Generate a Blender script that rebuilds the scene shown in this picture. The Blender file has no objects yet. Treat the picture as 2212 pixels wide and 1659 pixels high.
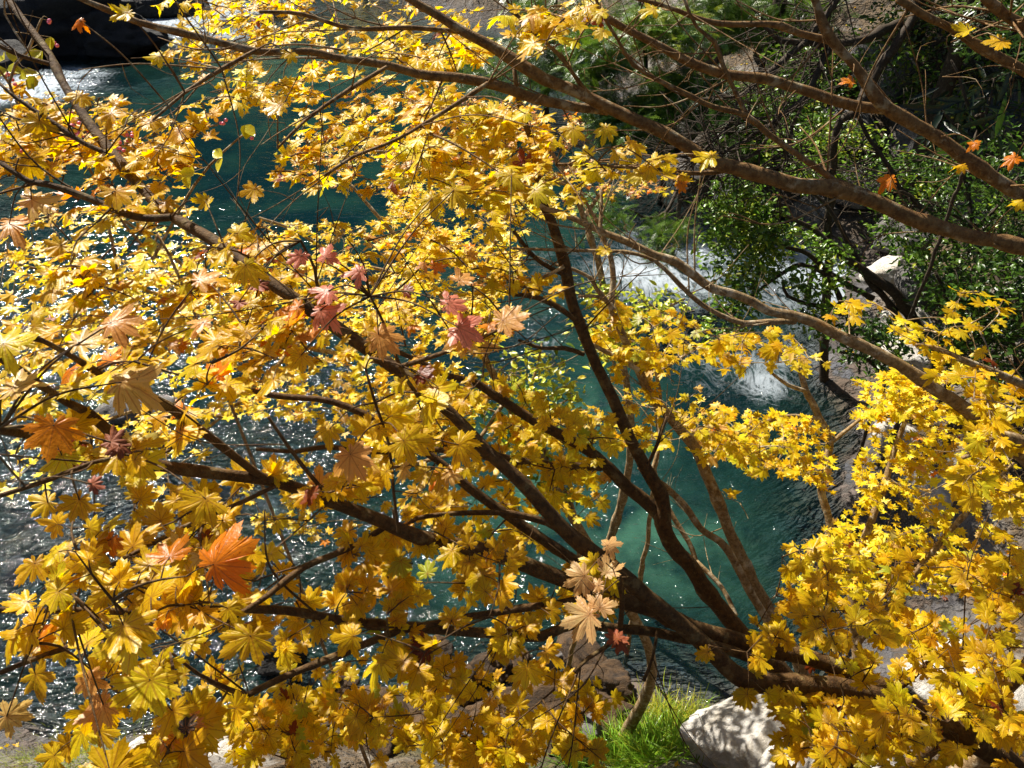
import bpy, math, random
import numpy as np
from mathutils import Vector

R = math.radians
rng = np.random.default_rng(7)
random.seed(7)
scene = bpy.context.scene
col = scene.collection

# ------------------------------------------------------------------ camera
CAM_H, PITCH, HFOV = 9.0, 38.0, 67.0
cd = bpy.data.cameras.new("camera")
cd.sensor_width = 36.0
cd.lens = 18.0 / math.tan(R(HFOV / 2))
cd.clip_start = 0.05
cd.clip_end = 600
cam = bpy.data.objects.new("camera", cd)
cam.location = (0, 0, CAM_H)
cam.rotation_euler = (R(90 - PITCH), 0, 0)
col.objects.link(cam)
scene.camera = cam

# ------------------------------------------------------------------ sky and sun
SUN_EL, SUN_AZ = 44.0, -36.0          # azimuth from +Y, negative = to the left
w = bpy.data.worlds.new("World")
scene.world = w
w.use_nodes = True
nt = w.node_tree
sky = nt.nodes.new("ShaderNodeTexSky")
sky.sky_type = 'NISHITA'
sky.sun_disc = False
sky.sun_elevation = R(SUN_EL)
sky.sun_rotation = R(SUN_AZ)
bg = nt.nodes["Background"]
bg.inputs[1].default_value = 0.05
nt.links.new(sky.outputs[0], bg.inputs[0])

sl = bpy.data.lights.new("sun", 'SUN')
sl.energy = 5.0
sl.angle = R(0.5)
sl.color = (1.0, 0.93, 0.82)
sun = bpy.data.objects.new("sun", sl)
sv = Vector((math.sin(R(SUN_AZ)) * math.cos(R(SUN_EL)), math.cos(R(SUN_AZ)) * math.cos(R(SUN_EL)), math.sin(R(SUN_EL))))
sun.rotation_euler = (-sv).to_track_quat('-Z', 'Y').to_euler()
sun.location = (-10, 10, 30)
col.objects.link(sun)

scene.view_settings.view_transform = 'Standard'
scene.view_settings.look = 'None'
scene.view_settings.exposure = 1.08
scene.view_settings.gamma = 1.0
scene.cycles.max_bounces = 8
scene.cycles.transparent_max_bounces = 8
scene.cycles.sample_clamp_indirect = 6.0
scene.cycles.caustics_reflective = False
scene.cycles.caustics_refractive = False

# ------------------------------------------------------------------ pixel -> point helpers (photo scaled to 2212 x 1659)
FPX = 1106.0 / math.tan(R(HFOV / 2))
cp, sp = math.cos(R(PITCH)), math.sin(R(PITCH))
def W(px, py, d):
    a = (px - 1106.0) / FPX * d
    b = (829.5 - py) / FPX * d
    return np.array([a, d * cp + b * sp, CAM_H - d * sp + b * cp])
def proj(P):
    P = np.atleast_2d(P)
    x = P[:, 0]; y = P[:, 1]; z = P[:, 2] - CAM_H
    d = y * cp - z * sp
    b = y * sp + z * cp
    return np.stack([1106 + x / d * FPX, 829.5 - b / d * FPX, d], 1)
def G(px, py, z=0.0):
    v = W(px, py, 1.0) - np.array([0, 0, CAM_H])
    t = (z - CAM_H) / v[2]
    return np.array([0, 0, CAM_H]) + v * t

# ------------------------------------------------------------------ noise
def _h(ix, iy, s):
    n = (ix.astype(np.int64) * 374761393 + iy.astype(np.int64) * 668265263 + s * 974711) & 0x7fffffff
    n = ((n ^ (n >> 13)) * 1274126177) & 0x7fffffff
    return ((n ^ (n >> 16)) & 0xffff) / 65535.0
def vnoise(x, y, s=0):
    ix = np.floor(x); iy = np.floor(y)
    fx = x - ix; fy = y - iy
    fx = fx * fx * (3 - 2 * fx); fy = fy * fy * (3 - 2 * fy)
    a = _h(ix, iy, s); b = _h(ix + 1, iy, s); c = _h(ix, iy + 1, s); d = _h(ix + 1, iy + 1, s)
    return (a + (b - a) * fx) * (1 - fy) + (c + (d - c) * fx) * fy
def fbm(x, y, s=0, o=4):
    v = 0; a = 0.5; t = 0
    for i in range(o):
        v = v + a * vnoise(x * 2 ** i, y * 2 ** i, s + i * 17); t += a; a *= 0.5
    return v / t
def fbm3(P, f, s=0, o=3):
    return (fbm(P[:, 0] * f + 3.1, P[:, 1] * f + 7.7, s, o) + fbm(P[:, 1] * f + 1.7, P[:, 2] * f + 9.2, s + 5, o)
            + fbm(P[:, 2] * f + 4.4, P[:, 0] * f + 2.5, s + 9, o)) / 3 - 0.5

# ------------------------------------------------------------------ mesh helpers
def tag(o, label=None, cat=None, group=None, kind=None):
    if label: o['label'] = label
    if cat: o['category'] = cat
    if group: o['group'] = group
    if kind: o['kind'] = kind
    return o
def raw_mesh(name, V, T, mat, uv=None, colr=None, smooth=True, attrs=None):
    """triangles or quads (T: n x k) as one mesh"""
    me = bpy.data.meshes.new(name)
    k = T.shape[1]
    me.vertices.add(len(V)); me.vertices.foreach_set("co", np.ascontiguousarray(V, dtype=np.float32).ravel())
    me.loops.add(T.size); me.loops.foreach_set("vertex_index", T.astype(np.int32).ravel())
    me.polygons.add(len(T)); me.polygons.foreach_set("loop_start", np.arange(0, T.size, k, dtype=np.int32))
    me.update(calc_edges=True)
    if smooth: me.polygons.foreach_set("use_smooth", np.ones(len(T), dtype=bool))
    if uv is not None:
        l = me.uv_layers.new(name="leaf")
        l.data.foreach_set("uv", uv[T.ravel()].astype(np.float32).ravel())
    if colr is not None:
        c = me.color_attributes.new("tint", 'FLOAT_COLOR', 'POINT')
        c.data.foreach_set("color", np.concatenate([colr, np.ones((len(colr), 1))], 1).astype(np.float32).ravel())
    for n_, a in (attrs or {}).items():
        at = me.attributes.new(n_, 'FLOAT', 'POINT'); at.data.foreach_set("value", a.astype(np.float32))
    me.materials.append(mat)
    return me
def link(name, me, parent=None):
    o = bpy.data.objects.new(name, me); col.objects.link(o)
    if parent: o.parent = parent
    return o
def empty(name, loc):
    o = bpy.data.objects.new(name, None); o.location = tuple(loc); o.empty_display_size = 0.2
    col.objects.link(o); return o
def unit(v):
    v = np.asarray(v, float); return v / (np.linalg.norm(v) + 1e-9)
def smooth_path(P, Rr, step):
    P = np.asarray(P, float); Rr = np.asarray(Rr, float)
    Q = np.vstack([2 * P[0] - P[1], P, 2 * P[-1] - P[-2]])
    op, orr = [], []
    for i in range(len(P) - 1):
        a, b, c, d = Q[i:i + 4]
        n = max(2, int(np.linalg.norm(c - b) / step))
        for t in np.arange(n) / n:
            op.append(0.5 * ((2 * b) + (-a + c) * t + (2 * a - 5 * b + 4 * c - d) * t * t + (-a + 3 * b - 3 * c + d) * t ** 3))
            orr.append(Rr[i] * (1 - t) + Rr[i + 1] * t)
    op.append(P[-1]); orr.append(Rr[-1])
    return np.array(op), np.array(orr)
class Tubes:
    def __init__(s): s.V = []; s.F = []; s.n = 0
    def add(s, P, Rr, sides=8, bumpy=0.0, seed=0):
        P = np.asarray(P, float); Rr = np.asarray(Rr, float)
        n = len(P)
        T = np.gradient(P, axis=0); T /= (np.linalg.norm(T, axis=1, keepdims=True) + 1e-9)
        ref = np.array([0, 0, 1.0]) if abs(T[0][2]) < 0.9 else np.array([1.0, 0, 0])
        u = unit(np.cross(T[0], ref)); fr = []
        for t in T:
            u = unit(u - t * np.dot(u, t)); fr.append((u, np.cross(t, u)))
        ang = np.arange(sides) * 2 * math.pi / sides
        U = np.array([f[0] for f in fr]); Vv = np.array([f[1] for f in fr])
        rad = np.repeat(Rr[:, None], sides, 1)
        if bumpy:
            L = np.concatenate([[0], np.cumsum(np.linalg.norm(np.diff(P, axis=0), axis=1))])
            nx = np.cos(ang)[None, :] * 1.3 + 20 + seed * 3.7; ny = L[:, None] / (Rr.mean() * 3) + np.sin(ang)[None, :] * 1.3
            rad = rad * (1 + bumpy * 2 * (fbm(nx + ny * 0, ny + nx * 0, seed, 3) - 0.5))
            kn = vnoise(L / (Rr.mean() * 5) + seed * 9.1, L * 0, seed + 3)
            rad = rad * (1 + 0.34 * np.clip(kn - 0.72, 0, 1) / 0.28)[:, None]
        ring = P[:, None, :] + rad[:, :, None] * (np.cos(ang)[None, :, None] * U[:, None, :] + np.sin(ang)[None, :, None] * Vv[:, None, :])
        V = ring.reshape(-1, 3)
        i = np.arange(n - 1)[:, None] * sides; j = np.arange(sides)[None, :]; j2 = (j + 1) % sides
        F = np.stack([i + j, i + j2, i + sides + j2, i + sides + j], -1).reshape(-1, 4)
        # caps (fan as degenerate-free quads onto a tip vertex pair)
        base = s.n
        s.V.append(V); s.F.append(F + base); s.n += len(V)
        tip = P[-1] + T[-1] * Rr[-1] * 0.6
        s.V.append(tip[None]); ti = s.n; s.n += 1
        last = base + (n - 1) * sides
        s.tri = getattr(s, 'tri', []); s.tri += [(last + k, last + (k + 1) % sides, ti) for k in range(sides)]
    def build(s, name, mat, parent=None, origin=(0, 0, 0)):
        V = np.vstack(s.V) - np.asarray(origin)
        F = np.vstack(s.F)
        tri = np.array(s.tri)
        me = bpy.data.meshes.new(name)
        me.vertices.add(len(V)); me.vertices.foreach_set("co", V.astype(np.float32).ravel())
        li = np.concatenate([F.ravel(), tri.ravel()]).astype(np.int32)
        me.loops.add(len(li)); me.loops.foreach_set("vertex_index", li)
        st = np.concatenate([np.arange(len(F)) * 4, len(F) * 4 + np.arange(len(tri)) * 3]).astype(np.int32)
        me.polygons.add(len(st)); me.polygons.foreach_set("loop_start", st)
        me.update(calc_edges=True)
        me.polygons.foreach_set("use_smooth", np.ones(len(st), dtype=bool))
        me.materials.append(mat)
        return link(name, me, parent)

# ------------------------------------------------------------------ materials
def new_mat(name):
    m = bpy.data.materials.new(name); m.use_nodes = True
    m.node_tree.nodes.clear()
    return m, m.node_tree
class NT:
    def __init__(s, t): s.t = t
    def n(s, typ, **kw):
        nd = s.t.nodes.new(typ)
        for k, v in kw.items():
            if k == 'inp':
                for kk, vv in v.items():
                    if isinstance(vv, bpy.types.NodeSocket): s.t.links.new(vv, nd.inputs[kk])
                    else: nd.inputs[kk].default_value = vv
            else: setattr(nd, k, v)
        return nd
    def math(s, op, a, b=0.0, c=0.0):
        nd = s.t.nodes.new("ShaderNodeMath"); nd.operation = op
        for i, v in enumerate((a, b, c)):
            if isinstance(v, bpy.types.NodeSocket): s.t.links.new(v, nd.inputs[i])
            else: nd.inputs[i].default_value = v
        return nd.outputs[0]
    def mix(s, fac, a, b, blend='MIX'):
        nd = s.t.nodes.new("ShaderNodeMix"); nd.data_type = 'RGBA'; nd.blend_type = blend
        for i, v in ((0, fac), (6, a), (7, b)):
            if isinstance(v, bpy.types.NodeSocket): s.t.links.new(v, nd.inputs[i])
            else: nd.inputs[i].default_value = (v if i == 0 else (*v, 1.0))
        return nd.outputs[2]
    def ramp(s, fac, lo, hi):
        nd = s.t.nodes.new("ShaderNodeMapRange"); nd.interpolation_type = 'SMOOTHSTEP'
        s.t.links.new(fac, nd.inputs[0]); nd.inputs[1].default_value = lo; nd.inputs[2].default_value = hi
        return nd.outputs[0]
    def noise(s, vec, scale, detail=4.0, rough=0.55, dist=0.0):
        nd = s.n("ShaderNodeTexNoise", inp={'Scale': scale, 'Detail': detail, 'Roughness': rough, 'Distortion': dist})
        if vec is not None: s.t.links.new(vec, nd.inputs['Vector'])
        return nd
    def out(s, sh, disp=None):
        o = s.t.nodes.new("ShaderNodeOutputMaterial"); s.t.links.new(sh, o.inputs[0])

def leaf_material(name, veins=True, gloss=0.38, trans=0.5, spots=True):
    m, t = new_mat(name); N = NT(t)
    colr = N.n("ShaderNodeAttribute", attribute_name="tint").outputs['Color']
    uvn = N.n("ShaderNodeUVMap", uv_map="leaf").outputs[0]
    geo = N.n("ShaderNodeNewGeometry")
    tc = N.n("ShaderNodeTexCoord").outputs['Object']
    sep = N.n("ShaderNodeSeparateXYZ", inp={0: uvn})
    x, y = sep.outputs[0], sep.outputs[1]
    r = N.math('SQRT', N.math('ADD', N.math('MULTIPLY', x, x), N.math('MULTIPLY', y, y)))
    c = colr
    nz = N.noise(tc, 38.0, 3.0)
    c = N.mix(N.math('MULTIPLY', N.ramp(nz.outputs[0], 0.55, 0.75), 0.10), c, (0.70, 0.30, 0.01))
    nb = N.noise(tc, 13.0, 3.0, 0.6)
    c = N.mix(N.math('MULTIPLY', N.ramp(nb.outputs[0], 0.50, 0.68), 0.5), c, N.mix(1.0, c, (0.86, 1.08, 1.0), 'MULTIPLY'))
    c = N.mix(N.math('MULTIPLY', N.ramp(nb.outputs[0], 0.52, 0.36), 0.5), c, N.mix(1.0, c, (1.0, 0.87, 0.8), 'MULTIPLY'))
    if spots:
        ns = N.noise(tc, 210.0, 2.0)
        c = N.mix(N.math('MULTIPLY', N.ramp(ns.outputs[0], 0.665, 0.72), 0.65), c, (0.12, 0.035, 0.008))
        edge = N.math('MULTIPLY', N.ramp(r, 0.72, 1.05), N.ramp(nz.outputs[0], 0.5, 0.7))
        c = N.mix(N.math('MULTIPLY', edge, 0.35), c, (0.45, 0.13, 0.015))
    if veins:
        a = N.math('ARCTAN2', x, y)
        st = R(37.5)
        da = N.math('SUBTRACT', a, N.math('MULTIPLY', N.math('ROUND', N.math('DIVIDE', a, st)), st))
        perp = N.math('MULTIPLY', r, N.math('ABSOLUTE', N.math('SINE', da)))
        wdt = N.math('SUBTRACT', 0.024, N.math('MULTIPLY', r, 0.016))
        v = N.math('LESS_THAN', perp, wdt)
        # side veins, herring-bone from each lobe axis
        along = N.math('MULTIPLY', r, N.math('COSINE', da))
        sd = N.math('FRACT', N.math('MULTIPLY', N.math('SUBTRACT', along, N.math('MULTIPLY', perp, 1.0)), 9.0))
        sv_ = N.math('MULTIPLY', N.math('LESS_THAN', sd, 0.10), 0.35)
        c = N.mix(N.math('MULTIPLY', sv_, 0.6), c, N.mix(1.0, c, (0.75, 0.45, 0.3), 'MULTIPLY'))
        c = N.mix(N.math('MULTIPLY', v, 0.5), c, (0.36, 0.11, 0.02))
    bmp = N.n("ShaderNodeBump", inp={'Strength': 0.35, 'Distance': 0.004, 'Height': N.noise(tc, 120.0, 3.0).outputs[0]})
    pr = N.n("ShaderNodeBsdfPrincipled", inp={'Base Color': c, 'Roughness': gloss, 'Normal': bmp.outputs[0]})
    pr.inputs['Specular IOR Level'].default_value = 0.38
    hs = N.n("ShaderNodeHueSaturation", inp={'Saturation': 1.04, 'Value': 1.1, 'Color': c})
    tr = N.n("ShaderNodeBsdfTranslucent", inp={'Color': hs.outputs[0], 'Normal': bmp.outputs[0]})
    mx = N.n("ShaderNodeMixShader", inp={0: trans, 1: pr.outputs[0], 2: tr.outputs[0]})
    N.out(mx.outputs[0])
    return m
M = {}
M['maple'] = leaf_material("maple_leaf", gloss=0.36, trans=.58)
M['maple_far'] = leaf_material("maple_leaf_small", veins=False, gloss=0.38)
M['evergreen'] = leaf_material("evergreen_leaf", veins=False, gloss=0.30, trans=0.25, spots=False)
M['dead'] = leaf_material("withered_leaf", gloss=0.6, trans=0.15)

def bark_material(name, c1, c2, lichen, amt):
    m, t = new_mat(name); N = NT(t)
    tc = N.n("ShaderNodeTexCoord").outputs['Object']
    n1 = N.noise(tc, 42.0, 6.0, 0.7)
    n2 = N.noise(tc, 16.0, 5.0, 0.65)
    n3 = N.noise(tc, 160.0, 3.0, 0.6)
    c = N.mix(N.ramp(n1.outputs[0], 0.35, 0.65), c1, c2)
    c = N.mix(N.math('MULTIPLY', N.ramp(n2.outputs[0], 0.60 - amt * 0.1, 0.66), amt), c, lichen)
    c = N.mix(N.math('MULTIPLY', N.ramp(n3.outputs[0], 0.6, 0.7), 0.5), c, tuple(v * 1.7 for v in c2))
    hh = N.math('ADD', n1.outputs[0], N.math('MULTIPLY', n3.outputs[0], 0.4))
    b = N.n("ShaderNodeBump", inp={'Strength': 0.9, 'Distance': 0.008, 'Height': hh})
    p = N.n("ShaderNodeBsdfPrincipled", inp={'Base Color': c, 'Roughness': 0.75, 'Normal': b.outputs[0], 'Specular IOR Level': 0.2})
    N.out(p.outputs[0]); return m
M['bark'] = bark_material("maple_bark", (0.055, 0.028, 0.011), (0.12, 0.066, 0.022), (0.23, 0.17, 0.07), 0.6)
M['bark_red'] = bark_material("red_brown_bark", (0.10, 0.048, 0.016), (0.22, 0.125, 0.045), (0.40, 0.33, 0.20), 0.7)
M['bark_pale'] = bark_material("pale_bark", (0.16, 0.095, 0.04), (0.34, 0.24, 0.12), (0.52, 0.45, 0.32), 0.9)
M['bark_dark'] = bark_material("dark_bark", (0.035, 0.024, 0.016), (0.075, 0.055, 0.035), (0.16, 0.15, 0.11), 0.5)

def rock_material(name, base, dark, moss, scale=1.0, bump=1.0, grit=.7):
    m, t = new_mat(name); N = NT(t)
    tc = N.n("ShaderNodeTexCoord").outputs['Object']
    n1 = N.noise(tc, 3.0 * scale, 10.0, 0.7, 0.6)
    n2 = N.noise(tc, 16.0 * scale, 8.0, 0.75, 0.5)
    n3 = N.noise(tc, 1.4 * scale, 6.0, 0.6, 0.8)
    c = N.mix(N.ramp(n1.outputs[0], 0.34, 0.62), dark, base)
    c = N.mix(N.math('MULTIPLY', N.ramp(n2.outputs[0], 0.50, 0.62), grit), c, tuple(v * 0.45 for v in base))
    nor = N.n("ShaderNodeSeparateXYZ", inp={0: N.n("ShaderNodeNewGeometry").outputs['Normal']}).outputs[2]
    mk = N.math('MULTIPLY', N.ramp(n3.outputs[0], 0.62 - 0.35 * moss, 0.72 - 0.3 * moss), N.ramp(nor, 0.0, 0.6))
    c = N.mix(N.math('MULTIPLY', mk, min(1.0, moss * 1.6)), c, (0.12, 0.13, 0.015))
    b = N.n("ShaderNodeBump", inp={'Strength': bump, 'Distance': 0.12, 'Height': N.math('ADD', n1.outputs[0], N.math('MULTIPLY', n2.outputs[0], 0.6))})
    p = N.n("ShaderNodeBsdfPrincipled", inp={'Base Color': c, 'Roughness': 0.8, 'Normal': b.outputs[0]})
    N.out(p.outputs[0]); return m
M['rock_white'] = rock_material("white_rock", (0.86, 0.83, 0.77), (0.62, 0.56, 0.46), 0.06, grit=.3)
M['rock_grey'] = rock_material("grey_rock", (0.24, 0.225, 0.215), (0.09, 0.085, 0.08), 0.25)
M['rock_brown'] = rock_material("brown_rock", (0.13, 0.07, 0.025), (0.022, 0.013, 0.007), 0.05)
M['rock_wet'] = rock_material("wet_grey_rock", (0.10, 0.105, 0.125), (0.03, 0.032, 0.04), 0.0)
M['rock_dark'] = rock_material("dark_wet_shade_rock", (0.022, 0.021, 0.02), (0.008, 0.008, 0.008), 0.0)  # near black: shade on the upper left rocks is put into this colour
M['rock_moss'] = rock_material("mossy_rock", (0.2, 0.19, 0.14), (0.10, 0.09, 0.05), 0.9)

def ground_material():
    m, t = new_mat("ground_mat"); N = NT(t)
    tc = N.n("ShaderNodeTexCoord").outputs['Object']
    z = N.n("ShaderNodeSeparateXYZ", inp={0: tc}).outputs[2]
    n1 = N.noise(tc, 0.9, 8.0, 0.65); n2 = N.noise(tc, 7.0, 6.0, 0.7); n3 = N.noise(tc, 0.35, 4.0)
    wv = N.n("ShaderNodeVectorMath", operation='ADD', inp={0: tc, 1: N.noise(tc, 4.0, 4.0).outputs['Color']}).outputs[0]
    vor = N.n("ShaderNodeTexVoronoi", inp={'Vector': wv, 'Scale': 2.6, 'Randomness': 1.0})
    vor2 = N.n("ShaderNodeTexVoronoi", feature='DISTANCE_TO_EDGE', inp={'Vector': wv, 'Scale': 2.6})
    hv = N.n("ShaderNodeSeparateColor", inp={0: vor.outputs['Color']})
    stone = N.mix(hv.outputs[0], (0.022, 0.025, 0.032), (0.105, 0.11, 0.13))
    stone = N.mix(N.math('MULTIPLY', hv.outputs[1], 0.5), stone, (0.20, 0.12, 0.06))
    stone = N.mix(N.math('MULTIPLY', N.ramp(n2.outputs[0], 0.45, 0.7), 0.5), stone, (0.07, 0.06, 0.045))
    stone = N.mix(N.math('SUBTRACT', 1.0, N.math('MULTIPLY_ADD', N.ramp(vor2.outputs[0], 0.0, 0.2), 0.6, 0.4)), stone, (0.05, 0.045, 0.035))
    soil = N.mix(N.ramp(n2.outputs[0], 0.35, 0.65), (0.035, 0.024, 0.013), (0.13, 0.085, 0.04))
    soil = N.mix(N.math('MULTIPLY', N.ramp(n1.outputs[0], 0.5, 0.62), 0.8), soil, (0.22, 0.205, 0.185))
    soil = N.mix(N.math('MULTIPLY', N.ramp(n3.outputs[0], 0.55, 0.62), 0.5), soil, (0.05, 0.06, 0.012))
    c = N.mix(N.ramp(z, 0.15, 0.8), stone, soil)
    hh = N.math('ADD', N.math('MULTIPLY', N.ramp(vor2.outputs[0], 0.0, 0.25), 0.8), n2.outputs[0])
    b = N.n("ShaderNodeBump", inp={'Strength': 0.8, 'Distance': 0.08, 'Height': hh})
    p = N.n("ShaderNodeBsdfPrincipled", inp={'Base Color': c, 'Roughness': 0.85, 'Normal': b.outputs[0]})
    N.out(p.outputs[0]); return m
M['ground'] = ground_material()

def water_material():
    m, t = new_mat("river_water"); N = NT(t)
    tc = N.n("ShaderNodeTexCoord").outputs['Object']
    dep = N.n("ShaderNodeAttribute", attribute_name="depth").outputs['Fac']
    foam = N.n("ShaderNodeAttribute", attribute_name="foam").outputs['Fac']
    chop = N.n("ShaderNodeAttribute", attribute_name="chop").outputs['Fac']
    mp = N.n("ShaderNodeMapping", inp={'Vector': tc, 'Rotation': (0, 0, R(25)), 'Scale': (1.0, 1.9, 1.0)})
    n1 = N.noise(mp.outputs[0], 1.7, 2.0, 0.5, 0.8)
    n2 = N.noise(mp.outputs[0], 5.5, 1.5, 0.5, 0.6)
    n3 = N.noise(mp.outputs[0], 30.0, 3.0, 0.6)
    hh = N.math('ADD', N.math('ADD', n1.outputs[0], N.math('MULTIPLY', n2.outputs[0], 0.42)), N.math('MULTIPLY', n3.outputs[0], 0.03))
    b = N.n("ShaderNodeBump", inp={'Strength': 1.0, 'Distance': N.math('MULTIPLY_ADD', chop, 0.42, 0.006), 'Height': hh})
    body_f = N.math('SUBTRACT', 1.0, N.math('EXPONENT', N.math('MULTIPLY', dep, -0.70)))
    tint = N.n("ShaderNodeCombineColor", inp={0: N.math('EXPONENT', N.math('MULTIPLY', dep, -1.2)), 1: N.math('EXPONENT', N.math('MULTIPLY', dep, -0.55)), 2: N.math('EXPONENT', N.math('MULTIPLY', dep, -0.5))})
    tr = N.n("ShaderNodeBsdfTransparent", inp={'Color': tint.outputs[0]})
    big = N.noise(tc, 0.45, 4.0)
    sc = N.mix(N.ramp(big.outputs[0], 0.40, 0.66), (0.002, 0.018, 0.024), (0.010, 0.042, 0.034))
    silt = N.n("ShaderNodeAttribute", attribute_name="silt").outputs['Fac']
    sc = N.mix(N.math('MULTIPLY', silt, N.ramp(N.noise(tc, 1.6, 4.0).outputs[0], 0.25, 0.7)), sc, (0.065, 0.19, 0.13))
    df = N.n("ShaderNodeBsdfDiffuse", inp={'Color': sc})
    body = N.n("ShaderNodeMixShader", inp={0: body_f, 1: tr.outputs[0], 2: df.outputs[0]})
    fr = N.n("ShaderNodeFresnel", inp={'IOR': 1.33, 'Normal': b.outputs[0]})
    gl = N.n("ShaderNodeBsdfGlossy", inp={'Color': (1, 1, 1, 1), 'Roughness': 0.085, 'Normal': b.outputs[0]}, distribution='BECKMANN')
    wat = N.n("ShaderNodeMixShader", inp={0: fr.outputs[0], 1: body.outputs[0], 2: gl.outputs[0]})
    mp2 = N.n("ShaderNodeMapping", inp={'Vector': tc, 'Rotation': (0, 0, R(30)), 'Scale': (1.0, 0.45, 1.0)})
    f1 = N.noise(mp2.outputs[0], 2.6, 7.0, 0.68, 1.6)
    rid = N.math('SUBTRACT', 1.0, N.math('MULTIPLY', N.math('ABSOLUTE', N.math('SUBTRACT', f1.outputs[0], 0.5)), 7.0))
    f2 = N.noise(tc, 1.3, 6.0, 0.65, 0.6)
    fm = N.math('ADD', N.math('MULTIPLY', N.math('MAXIMUM', rid, 0.0), 0.5), N.math('MULTIPLY', f2.outputs[0], 0.7))
    fmask = N.ramp(N.math('ADD', fm, N.math('MULTIPLY', foam, 1.1)), 1.05, 2.0)
    fmask = N.math('MULTIPLY', fmask, N.ramp(foam, 0.02, 0.3))
    fd = N.n("ShaderNodeBsdfDiffuse", inp={'Color': (0.42, 0.48, 0.54, 1)})
    mx = N.n("ShaderNodeMixShader", inp={0: fmask, 1: wat.outputs[0], 2: fd.outputs[0]})
    N.out(mx.outputs[0]); return m
M['water'] = water_material()

def plain_material(name, c, rough=0.5, var=0.3):
    m, t = new_mat(name); N = NT(t)
    tc = N.n("ShaderNodeTexCoord").outputs['Object']
    n1 = N.noise(tc, 25.0, 4.0)
    cc = N.mix(N.ramp(n1.outputs[0], 0.3, 0.7), tuple(v * (1 - var) for v in c), tuple(min(1, v * (1 + var)) for v in c))
    p = N.n("ShaderNodeBsdfPrincipled", inp={'Base Color': cc, 'Roughness': rough}); N.out(p.outputs[0]); return m
M['berry'] = plain_material("pink_berry", (0.80, 0.16, 0.28), 0.35)
def hill_material():
    m, t = new_mat("wooded_hill"); N = NT(t)
    tc = N.n("ShaderNodeTexCoord").outputs['Object']
    a = N.noise(tc, 0.35, 6.0, 0.7); b_ = N.noise(tc, 0.08, 4.0)
    c = N.mix(N.ramp(a.outputs[0], 0.35, 0.7), (0.012, 0.02, 0.006), (0.06, 0.065, 0.015))
    c = N.mix(N.math('MULTIPLY', N.ramp(b_.outputs[0], 0.5, 0.65), 0.6), c, (0.14, 0.075, 0.015))
    p = N.n("ShaderNodeBsdfPrincipled", inp={'Base Color': c, 'Roughness': 0.95}); N.out(p.outputs[0]); return m
M['hill'] = hill_material()

# ------------------------------------------------------------------ terrain and river
SY = [2, 4, 6, 8, 10, 13, 16, 18, 20, 24, 30, 36, 45, 60, 90]
SX = [4.0, 4.2, 5.0, 5.5, 5.9, 6.7, 8.0, 7.6, 5.6, 4.6, 3.2, 1.0, -6.0, -14, -22]
def terrain(x, y):
    x = np.asarray(x, float); y = np.asarray(y, float)
    wob = (fbm(x * 0.5, y * 0.5, 3, 4) - 0.5)
    yy = y + wob * 1.6 + np.where(x < -3, np.clip((-1.5 - x) * 0.3, 0, 0.5), 0)
    zn = np.interp(yy, [-30, -3, 0.2, 0.8, 1.5, 3, 4, 5, 6, 8, 12, 400], [8.2, 7.6, 7.3, 6.6, 5.2, 2.3, 1.1, 0.15, -0.45, -1.3, -3, -3])
    xr = x - np.interp(y, SY, SX) + wob * 2.0
    zr = np.interp(xr, [-30, -4, -1.5, 0, 1, 3, 8, 20, 60], [-4, -1.8, -0.6, 0.05, 0.7, 1.7, 5.5, 15, 45])
    zl = np.interp(-28 - x + wob * 3, [-30, -5, 0, 2, 10, 40], [-4, -1, 0, 1.5, 7, 30])
    bed = -0.34 + 0.16 * np.exp(-(((x + 5) / 5) ** 2 + ((y - 7.5) / 4) ** 2)) + 0.30 * (fbm(x * 0.35, y * 0.35, 31, 4) - 0.5) * 2 - 1.9 * np.exp(-((x - 2.2) ** 2 / 12 + (y - 9.5) ** 2 / 16)) \
        - 1.6 * np.exp(-((x + 3) ** 2 / 60 + (y - 21) ** 2 / 60)) - 1.3 * np.exp(-((x - 3.5) ** 2 / 14 + (y - 15.5) ** 2 / 14)) - 1.2 * np.exp(-((x + 6) ** 2 / 60 + (y - 28) ** 2 / 20))
    h = np.maximum(np.maximum(zn, zr), np.maximum(zl, bed))
    h = h + 0.22 * (fbm(x * 1.7, y * 1.7, 11, 4) - 0.5) * np.clip((h + 0.9), 0.25, 1.6)
    return h
def axis(pts):
    out = [pts[0][0]]
    for (a, b, s) in pts:
        out += list(np.arange(a + s, b + 1e-6, s))
    return np.unique(np.round(out, 4))
def grid(xs, ys, zf):
    X, Y = np.meshgrid(xs, ys); x = X.ravel(); y = Y.ravel()
    nx, ny = len(xs), len(ys)
    i = np.arange(ny - 1)[:, None] * nx + np.arange(nx - 1)[None, :]
    F = np.stack([i, i + 1, i + nx + 1, i + nx], -1).reshape(-1, 4)
    return x, y, F
xs = axis([(-140, -40, 4), (-40, -14, 0.8), (-14, 12, 0.14), (12, 30, 0.8), (30, 140, 5)])
ys = axis([(-30, -2, 2), (-2, 26, 0.14), (26, 50, 0.5), (50, 200, 5)])
x, y, F = grid(xs, ys, None)
z = terrain(x, y)
g = link("ground", raw_mesh("ground", np.stack([x, y, z], 1), F, M['ground']))
tag(g, kind='structure')

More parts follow.
